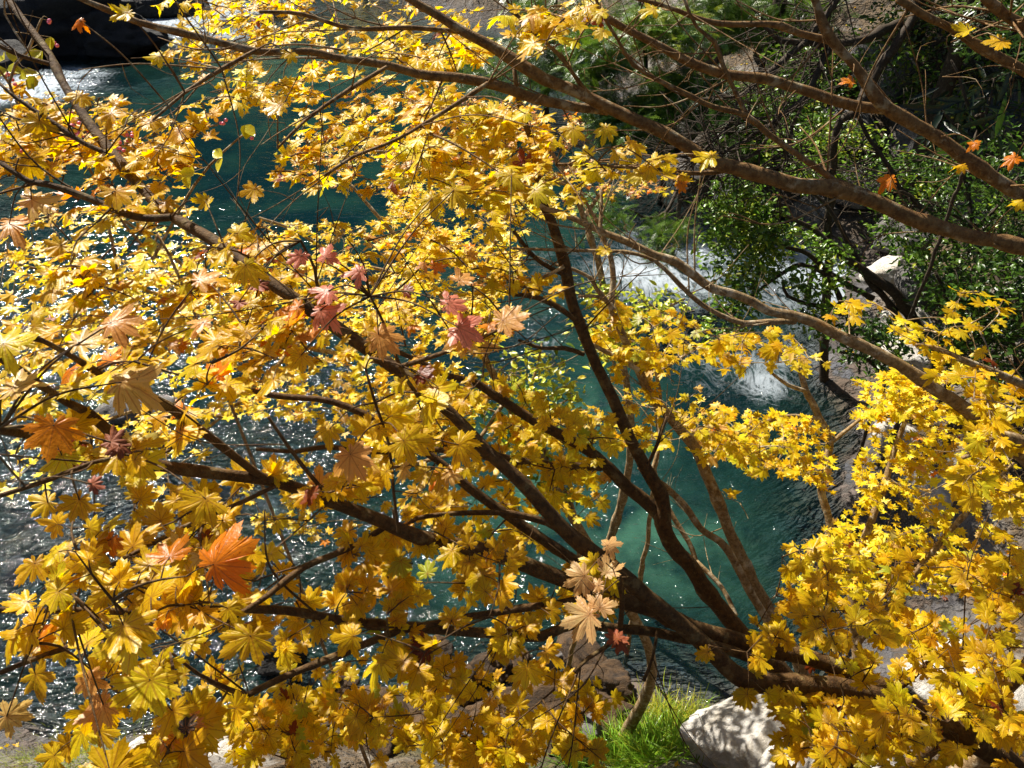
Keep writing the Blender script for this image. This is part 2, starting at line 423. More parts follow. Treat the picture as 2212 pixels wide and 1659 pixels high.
def hz(px, py): return G(px, py)
foam_spots = []   # x, y, rx, ry, strength
for (px, py, rx, ry, s) in [(1400, 590, 1.8, 1.6, .95), (1470, 530, 1.7, 1.8, .9), (1560, 760, 1.1, .9, .75), (1640, 830, .9, .7, .65), (1180, 740, .9, .8, .45),
                            (1800, 570, 2.2, 2.4, .95), (1840, 620, 1.6, 1.6, .9), (1700, 650, 1.6, 1.4, .55), (50, 190, 3.2, 2.4, 1.0), (140, 160, 2.2, 1.2, .8), (10, 290, 2.2, 1.6, .85),
                            (330, 50, 5, 3, .9), (440, 70, 4, 3, .7), (430, 20, 6, 4, .9), (240, 190, 2.0, 0.6, .4), (1300, 540, 1.5, 1.2, .35), (1450, 600, 3.6, 3.4, .58), (1560, 760, 2.8, 2.0, .52), (1780, 640, 3, 3, .5), (1200, 700, 2.0, 1.4, .32), (1480, 1130, 1.3, .8, .22)]:
    p = hz(px, py); foam_spots.append((p[0], p[1], rx, ry, s))
xs = axis([(-60, -24, 1.0), (-24, -10, 0.3), (-10, 12, 0.09)])
ys = axis([(3.0, 20, 0.09), (20, 45, 0.3), (45, 90, 2.0)])
x, y, F = grid(xs, ys, None)
t = terrain(x, y)
foam = np.zeros_like(x)
for (fx, fy, rx, ry, s) in foam_spots:
    foam = np.maximum(foam, s * np.exp(-(((x - fx) / rx) ** 2 + ((y - fy) / ry) ** 2)))
foam = np.maximum(foam, .24 * np.exp(-(((x - 2.5) / 4.0) ** 2 + ((y - 11) / 6.0) ** 2)))  # faint pool foam; its streaks also stand in for light ripple glints
foam *= 0.55 + 0.9 * fbm(x * 0.6, y * 0.6, 77, 3)
silt = np.zeros_like(x)
for (px, py, r, s_) in [(1430, 1180, 1.0, 1.0), (1150, 1080, .9, .8), (1250, 900, 1.2, .5), (1300, 1230, .6, .6), (1560, 1240, .5, .5), (1000, 1250, .9, .5), (650, 140, 3.5, .6)]:
    p = hz(px, py); silt = np.maximum(silt, s_ * np.exp(-(((x - p[0]) / (r * 1.3)) ** 2 + ((y - p[1]) / r) ** 2)))
shallow = np.clip(1 - (-t) / 0.6, 0, 1)
chop = np.clip(np.interp(y, [4, 11, 15, 20, 30], [.2, .17, .12, .05, .02]) + foam * np.interp(y, [15, 22], [1, .25]) * .6 + 0 * foam * 1.0 + 0.35 * np.exp(-(((x + 5) / 4) ** 2 + ((y - 8) / 4) ** 2)), 0, 1)
wx, wy = x * 0.9 + y * 0.42, y * 0.9 - x * 0.42
wave = (fbm(wx * 1.3, wy * 2.6, 41, 4) - 0.5) * 0.09 + (fbm(wx * 0.5, wy * 0.8, 43, 3) - 0.5) * 0.09
wave = wave * np.interp(y, [4, 12, 18, 24, 40], [1, .8, .35, .2, .15])
z = wave * (0.5 + chop) + foam * 0.10 * (fbm(x * 3, y * 3, 47, 3) - 0.3)
rv = link("river", raw_mesh("river", np.stack([x, y, z], 1), F, M['water'], attrs={'depth': np.clip(z - t, 0, 4), 'foam': np.clip(foam, 0, 1), 'chop': chop, 'silt': silt}))
tag(rv, kind='structure')

# unseen wooded hills closing the valley, steepened to keep bright sky off the water
xs = axis([(-220, 220, 3)]); ys = axis([(50, 190, 3)])
x, y, F = grid(xs, ys, None)
z = -3 + np.clip(y - 50 - 10 * (fbm(x * 0.03, y * 0.0 + 2, 5, 3)), 0, None) * 1.15 + 9 * (fbm(x * 0.08, y * 0.08, 8, 4) - 0.5) + 5 * (fbm(x * 0.35, y * 0.35, 9, 3) - 0.5)
hl = link("hills", raw_mesh("hills", np.stack([x, y, z], 1), F, M['hill'])); tag(hl, kind='structure')

def th(p): return float(terrain(np.array([p[0]]), np.array([p[1]]))[0])

# ------------------------------------------------------------------ rocks
_ico = {}
def ico(sub):
    if sub not in _ico:
        import bmesh
        bm = bmesh.new(); bmesh.ops.create_icosphere(bm, subdivisions=sub, radius=1.0)
        _ico[sub] = (np.array([v.co[:] for v in bm.verts]), np.array([[v.index for v in f.verts] for f in bm.faces])); bm.free()
    return _ico[sub]
def rock(loc, size, mat, label, group=None, seed=0, sub=4, name="boulder", sink=0.3, rz=0.0, rough=0.35):
    V, T = ico(sub); V = V.copy()
    r_ = np.random.default_rng(seed + 100)
    for k in range(11):                                   # chop flat faces
        n = unit(r_.normal(size=3)); h = r_.uniform(0.55, 0.92)
        d = V @ n - h; V = V - np.clip(d, 0, None)[:, None] * n * 0.85
    nn = fbm3(V, 1.6, seed, 4); V = V * (1 + rough * 1.6 * nn)[:, None]
    V = V * (1 + rough * 0.9 * fbm3(V, 4.5, seed + 3, 4))[:, None]
    rd = 1 - np.abs(fbm3(V, 2.4, seed + 6, 3)) * 8; V = V * (1 - .07 * np.clip(rd, 0, 1))[:, None]
    c, s = math.cos(rz), math.sin(rz)
    V = V * np.asarray(size); V = V @ np.array([[c, s, 0], [-s, c, 0], [0, 0, 1]])
    o = link(name, raw_mesh(name, V, T, mat))
    o.location = (loc[0], loc[1], loc[2] + size[2] * (1 - 2 * sink) * 0.8)
    tag(o, label, "rock", group); return o
def on(px, py):
    """where the view through a pixel meets the terrain or the water"""
    o = np.array([0, 0, CAM_H]); v = unit(W(px, py, 1.0) - o)
    for s in np.arange(3, 80, 0.05):
        p = o + v * s
        if p[2] < max(th(p), 0.0): return np.array([p[0], p[1], max(th(p), 0)])
    return o + v * 80

SHORE = "white stones along the shore"
rock(on(1640, 1640), (0.85, 0.70, 0.65), M['rock_white'], "big sunlit white boulder beside the bright green grass tuft", seed=3, sub=5, sink=.25, rz=.4)
rock(on(1790, 1690), (0.62, 0.5, 0.4), M['rock_white'], "white boulder with tan cracks at the bottom edge below the main bough", seed=5, sub=5)
rock(on(2050, 1480), (0.75, 0.55, 0.5), M['rock_white'], "white boulder behind yellow leaves near the right edge above the main bough", seed=8, sub=4)
rock(on(2140, 1560), (0.6, 0.5, 0.45), M['rock_white'], "white rock under the main bough near the bottom right corner", seed=12)
rock(on(1890, 1520), (0.45, 0.35, 0.3), M['rock_white'], "small white rock glimpsed between two crossing boughs", seed=13)
rock(on(340, 1630), (0.34, 0.24, 0.16), M['rock_white'], "flat white stone in moss at the lower left edge", seed=17)
rock(on(450, 1600), (0.26, 0.20, 0.14), M['rock_white'], "pale cracked stone beside the flat white stone at lower left", seed=19)
rock(on(505, 1640), (0.22, 0.16, 0.11), M['rock_white'], "smallest pale stone in the moss at lower left", seed=23)
rock(on(610, 1420), (0.40, 0.30, 0.32), M['rock_dark'], "dark wet rock standing in the stream below the lower boughs", seed=31, rough=.8)
rock(on(1180, 1560), (0.85, 0.5, 0.30), M['rock_brown'], "large brown rock half under water left of the grass tuft", seed=37, sub=5, rough=.75)
rock(on(1290, 1500), (0.55, 0.4, 0.35), M['rock_brown'], "rust brown rock with a dark hollow at the water edge", seed=41, sub=5, rough=.75)
rock(on(960, 1600), (0.6, 0.45, 0.25), M['rock_brown'], "flat brown rock at the bottom centre edge", seed=43)
rock(on(770, 1560), (0.55, 0.42, 0.22), M['rock_brown'], "dark brown rock awash near the bottom left centre", seed=47)
rock(on(640, 1600), (0.35, 0.3, 0.2), M['rock_brown'], "reddish brown stone left of the awash brown rock", seed=49)
rock(on(280, 890), (0.62, 0.45, 0.28), M['rock_grey'], "pale grey rock rising from the water behind the left leaves", seed=53)
rock(on(350, 890), (0.4, 0.35, 0.2), M['rock_grey'], "smaller pale grey rock beside the one behind the left leaves", seed=54)
rock(on(80, 95), (4.6, 2.6, 2.0), M['rock_dark'], "huge shade-black wet rock beside the rapids in the upper left corner", seed=59, sub=5, rough=.9)
rock(on(240, 100), (3.0, 2.0, 1.4), M['rock_dark'], "shade-black wet rock right of the huge one in the upper left corner", seed=61, sub=5, rough=.9)
rock(on(350, 25), (2.6, 1.6, 1.0), M['rock_dark'], "dark rock splitting the white water at the top edge", seed=67)
rock(on(20, 140), (1.8, 1.2, 0.9), M['rock_dark'], "dark rock at the left edge above the white rapids", seed=71)
for k in range(16):
    px, py = [(905, 1480), (990, 1500), (1060, 1450), (1120, 1430), (1200, 1430), (1260, 1420), (1050, 1540), (1110, 1620), (1000, 1650), (880, 1560), (820, 1620), (1220, 1620), (1280, 1590), (730, 1480), (690, 1540), (940, 1420)][k]
    sz = rng.uniform(.13, .30); rock(on(px, py), (sz * 1.3, sz, sz * .8), M['rock_brown' if k % 4 else 'rock_grey'], "wet rock at the water edge below the lower boughs", "wet rocks at the water edge", seed=300 + k, sub=4, rough=.8, name="rock", rz=k * 1.7)
for k in range(34):
    p = G(rng.uniform(-60, 900), rng.uniform(930, 1420)); p[2] = th(p); sz = rng.uniform(.12, .34)
    rock(p, (sz * 1.3, sz, sz * .7), M['rock_wet'], "grey cobble under the shallow water at lower left", "cobbles on the river bed", seed=340 + k, sub=3, name="cobble", rz=k * 1.1, sink=.35)
# right shore: pale stones in a row running away
k = 0
names = ["beside the teal pool", "under the lit yellow maple", "behind the lit yellow maple", "below the leaning evergreen", "at the foot of the leaning evergreen", "just past the leaning evergreen",
         "next to the white water", "across the white water"]
for (px, py, s) in [(2010, 1180, .42), (1990, 1080, .45), (1940, 960, .40), (1935, 880, .42), (1945, 790, .5), (1960, 720, .55), (1985, 640, .6), (1920, 610, .6)]:
    rock(on(px, py), (s * 1.1, s * .9, s * .75), M['rock_white' if k % 3 else 'rock_grey'], "pale shore rock " + names[k], SHORE, seed=80 + k, rz=k * 1.3); k += 1
BANK = "grey boulders on the far right bank"
bl = [(1450, 300, 1.15, "largest grey boulder where the thick upper bough crosses the bank"), (1530, 250, .9, "grey boulder up the bank behind the cypress sprays"), (1640, 270, 1.1, "broad grey boulder between the bare dark limbs"),
      (1490, 395, .7, "grey boulder at the water edge below the cypress"), (1700, 330, .9, "grey boulder below the fork of the upper right bough"), (1800, 300, 1.2, "wide grey slab under the upper right fork"),
      (1580, 60, 1.4, "grey brown boulder high at the top edge"), (1690, 40, 1.3, "dark grey boulder at the top right of centre"), (1500, 130, 1.0, "mossy grey boulder among the cypress twigs"), (1900, 180, 1.2, "grey boulder in shade behind the bare shrub"),
      (2010, 330, 1.2, "grey boulder behind the strap leaved bamboo"), (1860, 420, .9, "grey boulder above the thick bough at right"), (1760, 480, .8, "grey boulder beside the white water under the evergreen"), (2100, 270, 1.2, "shaded boulder at the right edge of the bank"),
      (1420, 230, .8, "small boulder left of the largest grey one"), (1950, 530, .8, "lichen grey boulder above the shore rocks")]
for k, (px, py, s, lb) in enumerate(bl):
    rock(on(px, py), (s * 1.15, s * .9, s * .6), M['rock_grey'], lb, BANK, seed=120 + k, rz=k * .9)

# ------------------------------------------------------------------ leaf shapes
def maple_variant(r_, detail):
    step = 37.5
    ks = np.arange(-4, 5) if detail else np.arange(-3, 4)
    L = {0: 1.0, 1: .97, 2: .84, 3: .62, 4: .40}
    bend = {k: r_.normal(0, 0.21) for k in range(-5, 6)}
    P = []; B = []; n = len(ks)
    lens = np.array([L[abs(k)] * r_.uniform(.86, 1.12) * (r_.uniform(.6, .8) if r_.random() < .09 else 1) for k in ks])
    angs = ks * step + r_.normal(0, 2.0, n)
    P.append((-179, .06)); B.append(-4)
    sin_r = r_.uniform(.56, .68)
    for i in range(n):
        l = lens[i]; a = angs[i]; k = ks[i]
        if detail == 2:
            g_ = step
            side = [(.68, .43), (.79, .39), (.76, .29), (.90, .24), (.86, .14)]
            for (f, o) in side: P.append((a - o * g_ * r_.uniform(.85, 1.1), l * f * r_.uniform(.96, 1.04))); B.append(k)
            P.append((a, l)); B.append(k)
            for (f, o) in side[::-1]: P.append((a + o * g_ * r_.uniform(.85, 1.1), l * f * r_.uniform(.96, 1.04))); B.append(k)
        elif detail == 1:
            P += [(a - .38 * step, l * .76), (a - .2 * step, l * .80), (a, l), (a + .2 * step, l * .80), (a + .38 * step, l * .76)]; B += [k] * 5
        else:
            P += [(a - .30 * step, l * .72), (a, l), (a + .30 * step, l * .72)]; B += [k] * 3
        if i < n - 1:
            P.append(((a + angs[i + 1]) / 2, sin_r * min(l, lens[i + 1]) * r_.uniform(.9, 1.1))); B.append(k)
    P.append((179, .06)); B.append(4)
    P = np.array(P); a = np.radians(P[:, 0]); rr = P[:, 1]; B = np.array(B)
    out = np.stack([np.sin(a) * rr, np.cos(a) * rr], 1)
    m = len(out)
    droop = r_.uniform(0.0, 0.36); cx = r_.normal(0, .26); cy = r_.normal(0, .2)
    fold = r_.uniform(.015, .055)
    ob = np.array([bend[int(b)] for b in B])
    off = a - np.round(a / math.radians(step)) * math.radians(step)
    def zf(xy, s):
        r2 = (xy ** 2).sum(1)
        return -droop * r2 + cx * xy[:, 0] ** 2 * 1.0 + cy * xy[:, 0] * xy[:, 1] + ob * r2 * s + fold * s * (np.cos(off * 360 / step) - .3) * np.sqrt(r2)
    V = [np.zeros((1, 3))]; T = []
    if detail == 2:
        inn = out * .52
        V += [np.column_stack([inn, zf(inn, .6)]), np.column_stack([out, zf(out, 1.0)])]
        for i in range(m - 1):
            T += [(0, 1 + i + 1, 1 + i), (1 + i, 1 + i + 1, 1 + m + i + 1), (1 + i, 1 + m + i + 1, 1 + m + i)]
    else:
        V.append(np.column_stack([out, zf(out, 1.0)]))
        for i in range(m - 1): T.append((0, 1 + i + 1, 1 + i))
    V = np.vstack(V)
    return V, np.array(T), V[:, :2].copy()
vr = np.random.default_rng(3)
MAP = {2: [maple_variant(vr, 2) for _ in range(30)], 1: [maple_variant(vr, 1) for _ in range(14)], 0: [maple_variant(vr, 0) for _ in range(10)]}
def oval_variant(r_, wd, pts=6):
    ys_ = np.array([0, .22, .5, .78, 1.0]); ws = np.array([0.02, .8, 1.0, .62, 0.0]) * wd
    dz = -r_.uniform(0, .3)
    V = [];
    for yy, ww in zip(ys_, ws):
        V += [(-ww, yy, dz * yy * yy + ww * .35), (0, yy, dz * yy * yy), (ww, yy, dz * yy * yy + ww * .35)]
    T = []
    for i in range(4):
        for j in range(2):
            a_ = i * 3 + j; T += [(a_, a_ + 1, a_ + 4), (a_, a_ + 4, a_ + 3)]
    V = np.array(V, float)
    return V, np.array(T), V[:, :2].copy()
OVAL = [oval_variant(vr, vr.uniform(.18, .26)) for _ in range(8)]
STRAP = [oval_variant(vr, .085) for _ in range(6)]
ROUND = [oval_variant(vr, .34) for _ in range(6)]
def frond_variant(r_):
    """flat scale-leaf spray of a cypress: forked flat strips"""
    V = []; T = []
    def strip(p, d, l, wd):
        q = p + d * l; n = np.array([-d[1], d[0]]); b = len(V)
        V.extend([(*(p - n * wd), -.25 * p[1] ** 2), (*(p + n * wd), -.25 * p[1] ** 2), (*(q + n * wd * .4), -.25 * q[1] ** 2), (*(q - n * wd * .4), -.25 * q[1] ** 2)])
        T.extend([(b, b + 1, b + 2), (b, b + 2, b + 3)])
    strip(np.array([0., 0.]), np.array([0., 1.]), 1.0, .018)
    for yy in np.arange(.15, .98, .16):
        for s in (-1, 1):
            a_ = math.radians(42 + r_.uniform(-8, 8)); l = .42 * (1.05 - yy) + .08
            d = np.array([s * math.sin(a_), math.cos(a_)]); p = np.array([0, yy]); strip(p, d, l, .016)
            for f in (.35, .65):
                for s2 in (-1, 1):
                    a2 = a_ * s + s2 * .7; strip(p + d * l * f, np.array([math.sin(a2), math.cos(a2)]), l * .30, .013)
    V = np.array(V, float); return V, np.array(T), V[:, :2].copy()
FROND = [frond_variant(vr) for _ in range(6)]

class Leaves:
    def __init__(s): s.items = []
    def add(s, pos, tip, nor, size, c): s.items.append((pos, tip, nor, size, c))
    def build(s, name, variants, mat, parent=None, origin=(0, 0, 0), r_=rng):
        if not s.items: return None
        n = len(s.items)
        pos = np.array([i[0] for i in s.items]) - np.asarray(origin); tip = np.array([i[1] for i in s.items]); nor = np.array([i[2] for i in s.items])
        size = np.array([i[3] for i in s.items]); cl = np.array([i[4] for i in s.items])
        nor = nor / np.linalg.norm(nor, axis=1, keepdims=True)
        tip = tip - nor * (tip * nor).sum(1, keepdims=True); tip /= np.linalg.norm(tip, axis=1, keepdims=True) + 1e-9
        xa = np.cross(tip, nor)
        vid = r_.integers(0, len(variants), n)
        Vs, Ts, Us, Cs = [], [], [], []; base = 0
        for k, (V, T, U) in enumerate(variants):
            ix = np.where(vid == k)[0]
            if not len(ix): continue
            asp = r_.uniform(.85, 1.12, len(ix))
            P = pos[ix][:, None, :] + size[ix][:, None, None] * ((V[:, 0][None, :, None] * asp[:, None, None]) * xa[ix][:, None, :] + V[:, 1][None, :, None] * tip[ix][:, None, :] + V[:, 2][None, :, None] * nor[ix][:, None, :])
            Vs.append(P.reshape(-1, 3)); nv = len(V)
            Ts.append((T[None] + (np.arange(len(ix)) * nv)[:, None, None] + base).reshape(-1, 3))
            Us.append(np.tile(U, (len(ix), 1))); Cs.append(np.repeat(cl[ix], nv, 0)); base += nv * len(ix)
        return link(name, raw_mesh(name, np.vstack(Vs), np.vstack(Ts), mat, np.vstack(Us), np.vstack(Cs)), parent)

# ------------------------------------------------------------------ colours
YEL, GOLD, LEM, ORA = (.83, .60, .012), (.79, .51, .008), (.88, .70, .028), (.80, .26, .008)
CORAL, PEACH, TAN, RUST, LIME = (.88, .33, .22), (.84, .44, .12), (.80, .55, .16), (.24, .05, .010), (.45, .50, .03)
AMB = (.70, .43, .007)
def pick(pal):
    cs, ws = zip(*pal); ws = np.array(ws, float)
    c = np.array(cs[rng.choice(len(cs), p=ws / ws.sum())])
    return np.clip(c * rng.normal(1, .07) * (1 + rng.normal(0, .05, 3)), .003, .9)
PAL_NEAR = [(GOLD, 6), (YEL, 5), (AMB, 3.4), (ORA, .8), (TAN, 1), (PEACH, .4), (RUST, .2)]
PAL_YEL = [(YEL, 6), (LEM, 4), (GOLD, 2), (TAN, .3), (RUST, .08)]
PAL_FAR = [(LEM, 5), (YEL, 5), (GOLD, 2), (TAN, .6), (ORA, .12)]
PAL_LOW = [(YEL, 5), (GOLD, 5), (AMB, 1.5), (LIME, .25), (RUST, .15)]

# ------------------------------------------------------------------ maple builder
def in_poly(px, py, poly):
    c = False; n = len(poly); j = n - 1
    for i in range(n):
        xi, yi = poly[i]; xj, yj = poly[j]
        if (yi > py) != (yj > py) and px < (xj - xi) * (py - yi) / (yj - yi + 1e-9) + xi: c = not c
        j = i
    return c
HOLES = [  # places where the view to the water stays open
    [(1400, 1110), (1560, 1090), (1640, 1040), (1770, 1090), (1780, 1150), (1690, 1180), (1670, 1330), (1600, 1330), (1560, 1300), (1480, 1330), (1380, 1300), (1300, 1180)],
    [(1140, 480), (1500, 450), (1560, 560), (1700, 640), (1560, 690), (1420, 640), (1280, 620), (1130, 600)],
    [(1380, 1400), (1560, 1440), (1560, 1500), (1450, 1500), (1350, 1620), (1640, 1659), (1660, 1560), (1560, 1490), (1350, 1480)],
    [(455, 250), (600, 250), (560, 470), (450, 500), (400, 430)],
    [(1540, 100), (2212, 100), (2212, 600), (1540, 600)],
    [(1190, 660), (1230, 880), (1120, 800), (1050, 800), (1080, 740)],
    [(150, 150), (420, 110), (330, 230), (220, 200)],
    [(-50, 1430), (170, 1440), (200, 1500), (120, 1600), (-50, 1600)],
    [(1490, 20), (2212, 20), (2212, 330), (1500, 330)],
]
BARE = [[(130, 170), (190, 260), (260, 350), (350, 450), (460, 520)], [(730, 705), (790, 750), (860, 800)], [(290, 978), (330, 1000), (450, 1020), (600, 1042), (750, 1100), (900, 1160), (1050, 1190), (1200, 1250)], [(340, 862), (433, 926), (553, 1020)],
        [(1060, 985), (1130, 1050), (1230, 1160), (1340, 1235), (1500, 1370), (1600, 1465), (1790, 1480), (2000, 1540), (2120, 1600)], [(650, 1325), (800, 1348), (1000, 1362), (1170, 1376), (1330, 1360)], [(520, 1499), (620, 1459), (836, 1373), (1106, 1319)], [(1230, 640), (1313, 843), (1393, 1010), (1456, 1186), (1589, 1346)],
        [(1106, 880), (1273, 976), (1400, 1090)], [(1440, 893), (1523, 1013), (1653, 1303)], [(1106, 127), (1273, 213), (1396, 273), (1539, 350)], [(1420, 1320), (1556, 1376), (1726, 1416), (1900, 1480)], [(150, 1395), (330, 1350), (420, 1322)], [(67, 816), (147, 870), (200, 900)], [(450, 87), (670, 110), (836, 143)], [(940, 990), (1010, 1050), (1180, 1170)],
        [(1709, 683), (1859, 743), (1976, 806), (2076, 876)], [(586, 1279), (653, 1226), (763, 1179)], [(800, 1345), (1106, 1373)]]
BSEG = np.array([(*a, *b) for l in BARE for a, b in zip(l, l[1:])], float)
def near_bare(px, py, tol):
    ax, ay, bx, by = BSEG.T; dx, dy = bx - ax, by - ay
    t = np.clip(((px - ax) * dx + (py - ay) * dy) / (dx * dx + dy * dy), 0, 1)
    return np.hypot(px - ax - t * dx, py - ay - t * dy).min() < tol
class Maple:
    def __init__(s, label, bark, mat, group="yellow maples over the river", k=1.0):
        s.k = k
        s.label = label; s.b = []; s.bark = bark; s.mat = mat; s.group = group; s.extra = []
    def bough(s, pts, d0, d1, sides=10, part="bough", leafy=True, bumpy=.13):
        """pts: (px, py, half width in px); depth runs from d0 to d1 along the path"""
        a = np.array(pts, float)
        L = np.concatenate([[0], np.cumsum(np.hypot(np.diff(a[:, 0]), np.diff(a[:, 1])))]); f = L / L[-1]
        d = np.interp(f, [q[0] for q in d0], [q[1] for q in d0]) if isinstance(d0, list) else d0 + (d1 - d0) * f
        P = np.array([W(a[i, 0], a[i, 1], d[i]) for i in range(len(a))])
        Rr = a[:, 2] * d / FPX * s.k
        return s.bough3(P, Rr, sides, part, leafy, bumpy)
    def bough3(s, P, Rr, sides=10, part="bough", leafy=True, bumpy=.09):
        Pp, Rp = smooth_path(P, Rr, 0.035 if Rr.max() > .006 else .05)
        jit = np.stack([fbm(np.arange(len(Pp)) * .13, np.zeros(len(Pp)) + k + len(s.b) * 3.3, 60 + k, 3) - .5 for k in range(3)], 1)
        Pp = Pp + jit * (Rp[:, None] * .9)
        tb = Tubes(); tb.add(Pp, Rp, sides, bumpy, len(s.b) + 1)
        s.b.append(dict(P=Pp, R=Rp, tb=tb, part=part, lv=Leaves(), leafy=leafy)); return s.b[-1]
    def twigs(s, n, ln=(.15, .5)):
        ids = [i for i, b in enumerate(s.b) if b['leafy']]
        for _ in range(n):
            b = s.b[ids[int(rng.integers(len(ids)))]]; k = int(rng.integers(2, len(b['P']) - 1))
            p = b['P'][k]; t_ = unit(b['P'][min(k + 2, len(b['P']) - 1)] - b['P'][k - 1]); l = rng.uniform(*ln)
            v = unit(t_ * .8 + rng.normal(0, .6, 3)); q = p + v * l; m = p + v * l * .5 + rng.normal(0, .06, 3) * l
            r0 = min(b['R'][k] * .45, rng.uniform(.0018, .0042))
            pp, rp = smooth_path([p, m, q + np.array([0, 0, .08 * l])], [r0, r0 * .75, r0 * .4], .03); b['tb'].add(pp, rp, 5)
            for _ in range(int(rng.integers(1, 4))):
                j = int(rng.integers(1, len(pp))); e = pp[j] + unit(v + rng.normal(0, .7, 3)) * l * rng.uniform(.2, .5)
                b['tb'].add(*smooth_path([pp[j], (pp[j] + e) / 2 + rng.normal(0, .05, 3) * l, e], [r0 * .55, r0 * .42, r0 * .25], .03), 4)
    def trunk_to_ground(s, idx=0):
        """carry the first bough from its lower end down to the bank"""
        b = s.b[idx]; p = b['P'][0]; q = np.array([p[0] + .25, p[1] - .1, 0]); q[2] = th(q) - .15
        m = (p * .5 + q * .5) + np.array([.1, -.05, 0]); d0 = b['P'][0] - b['P'][2]
        m = p + unit(d0) * np.linalg.norm(p - q) * .35; m = m * .6 + (p * .5 + q * .5) * .4
        Pp, Rp = smooth_path([q, m, p], [b['R'][0] * 1.9, b['R'][0] * 1.25, b['R'][0] * 1.0], .06)
        tb = Tubes(); tb.add(Pp, Rp, 12, .10, 50 + idx)
        s.b.append(dict(P=Pp, R=Rp, tb=tb, part="trunk", lv=Leaves(), leafy=False)); s.base = q; return q
    def nodes(s):
        s.NP = np.vstack([b['P'] for b in s.b if b['leafy']]); s.NB = np.concatenate([np.full(len(b['P']), i) for i, b in enumerate(s.b) if b['leafy']])
    def leaf(s, bi, base, dirv, n, size, c, petiole):
        b = s.b[bi]; q = base + dirv * petiole
        mid = base * .5 + q * .5 + np.array([0, 0, petiole * .12])
        b['tb'].add(np.array([base, mid, q]), np.array([.0011, .0008, .0007]) * (1 + size * 6), 4)
        b['lv'].add(q, dirv, n, size, c)
    def spray(s, px, py, d, n, width, pal, bias, tilt=.33, twig=True, maxd=None):
        P = W(px, py, d)
        dd = np.linalg.norm(s.NP - P, axis=1) + .25 * np.clip(P[2] - .0 - s.NP[:, 2] - .8, 0, None)
        k = int(np.argmin(dd)); bi = int(s.NB[k]); Q = s.NP[k]
        if maxd and dd[k] > maxd: return
        vec = P - Q; ln = np.linalg.norm(vec)
        h = vec * np.array([1, 1, .35])
        if np.linalg.norm(h) < .05: h = np.array([rng.normal(), rng.normal(), 0.05])
        h = unit(h + .25 * np.array([rng.normal(), rng.normal(), .2 * rng.normal()]))
        scale = width / 1.75
        if twig:
            side = np.cross(h, [0, 0, 1]) * rng.normal(0, .08) * ln
            path = [Q, Q + vec * .35 + side + np.array([0, 0, .06 * ln]), Q + vec * .7 + side * .7 + np.array([0, 0, .05 * ln]), P]
            r0 = min(.0022 + .006 * ln, .008)
            Pp, Rp = smooth_path(path, [r0, r0 * .75, r0 * .55, r0 * .3], max(.03, ln / 12))
            s.b[bi]['tb'].add(Pp, Rp, 5)
            s.NP = np.vstack([s.NP, Pp[len(Pp) // 3::2]]); s.NB = np.concatenate([s.NB, np.full(len(Pp[len(Pp) // 3::2]), bi)])
        arc = np.concatenate([np.cumsum(np.linalg.norm(np.diff(Pp, axis=0), axis=1)[::-1])[::-1], [0]])
        nodes = [P]; back = -unit(P - (Q + vec * .7) + 1e-6)
        for j in range(1, n):
            k2 = int(np.argmin(np.abs(arc - width * .55 * j))) if twig else 0
            nodes.append(Pp[k2])
        made = 0
        for j, nd in enumerate(nodes):
            for sgn in ((0,) if j == 0 else (-1, 1)):
                if made >= n: break
                ang = sgn * R(rng.uniform(45, 95)) + rng.normal(0, .15)
                c_, s_ = math.cos(ang), math.sin(ang)
                dv = np.array([h[0] * c_ - h[1] * s_, h[0] * s_ + h[1] * c_, h[2] * .4 - rng.uniform(.0, .24)]); dv = unit(dv)
                nn = unit(np.array(bias) + rng.normal(0, tilt, 3) * np.array([1, 1, .3]))
                sz = scale * rng.uniform(.72, 1.2)
                q = nd + dv * width * .8
                pr_ = proj(q)[0]
                if any(in_poly(pr_[0], pr_[1], hp) for hp in s.holes) and rng.random() < .93: continue
                if nn[2] < 0.12: nn[2] = .12
                if near_bare(pr_[0] + (dv[0] * sz * .45) * FPX / pr_[2], pr_[1], min(34, 14 + sz * FPX / pr_[2] * .35)) and rng.random() < .8: continue
                s.leaf(bi, nd, dv, nn, sz, pick(pal), width * rng.uniform(.25, .6)); made += 1
    holes = HOLES
    def fill(s, poly, count, d, width, pal, bias=(-.22, -.12, 1), tilt=.33, nl=(3, 6), dj=.18, maxd=None):
        poly = np.array(poly, float); lo = poly.min(0); hi = poly.max(0); k = 0; it = 0; todo = []
        while k < count and it < count * 60:
            it += 1
            px, py = rng.uniform(lo[0], hi[0]), rng.uniform(lo[1], hi[1])
            if not in_poly(px, py, poly): continue
            if any(in_poly(px, py, hp) for hp in s.holes) and rng.random() < .97: continue
            if isinstance(d, tuple):      # a level sheet of leaves: drop below the eye
                dd = rng.uniform(*d) / max(.16, sp - (829.5 - py) / FPX * cp)
            else: dd = d * (1 + rng.uniform(-dj, dj))
            ww = width * rng.uniform(.85, 1.15)
            todo.append((px, py, dd, ww, W(px, py, dd))); k += 1
        # grow outwards: always reach for the target nearest to the wood that is already there
        Tg = np.array([t_[4] for t_ in todo]); md = np.full(len(todo), 1e9); seen = 0; left = np.ones(len(todo), bool)
        while left.any():
            new = s.NP[seen:]; seen = len(s.NP)
            if len(new):
                for c0 in range(0, len(new), 400): md = np.minimum(md, np.linalg.norm(Tg[:, None] - new[None, c0:c0 + 400], axis=2).min(1))
            i = int(np.argmin(np.where(left, md, 1e9))); left[i] = False; px, py, dd, ww, _ = todo[i]
            s.spray(px, py, dd, int(rng.integers(nl[0], nl[1] + 1)), ww, pal, bias, tilt, maxd=maxd)
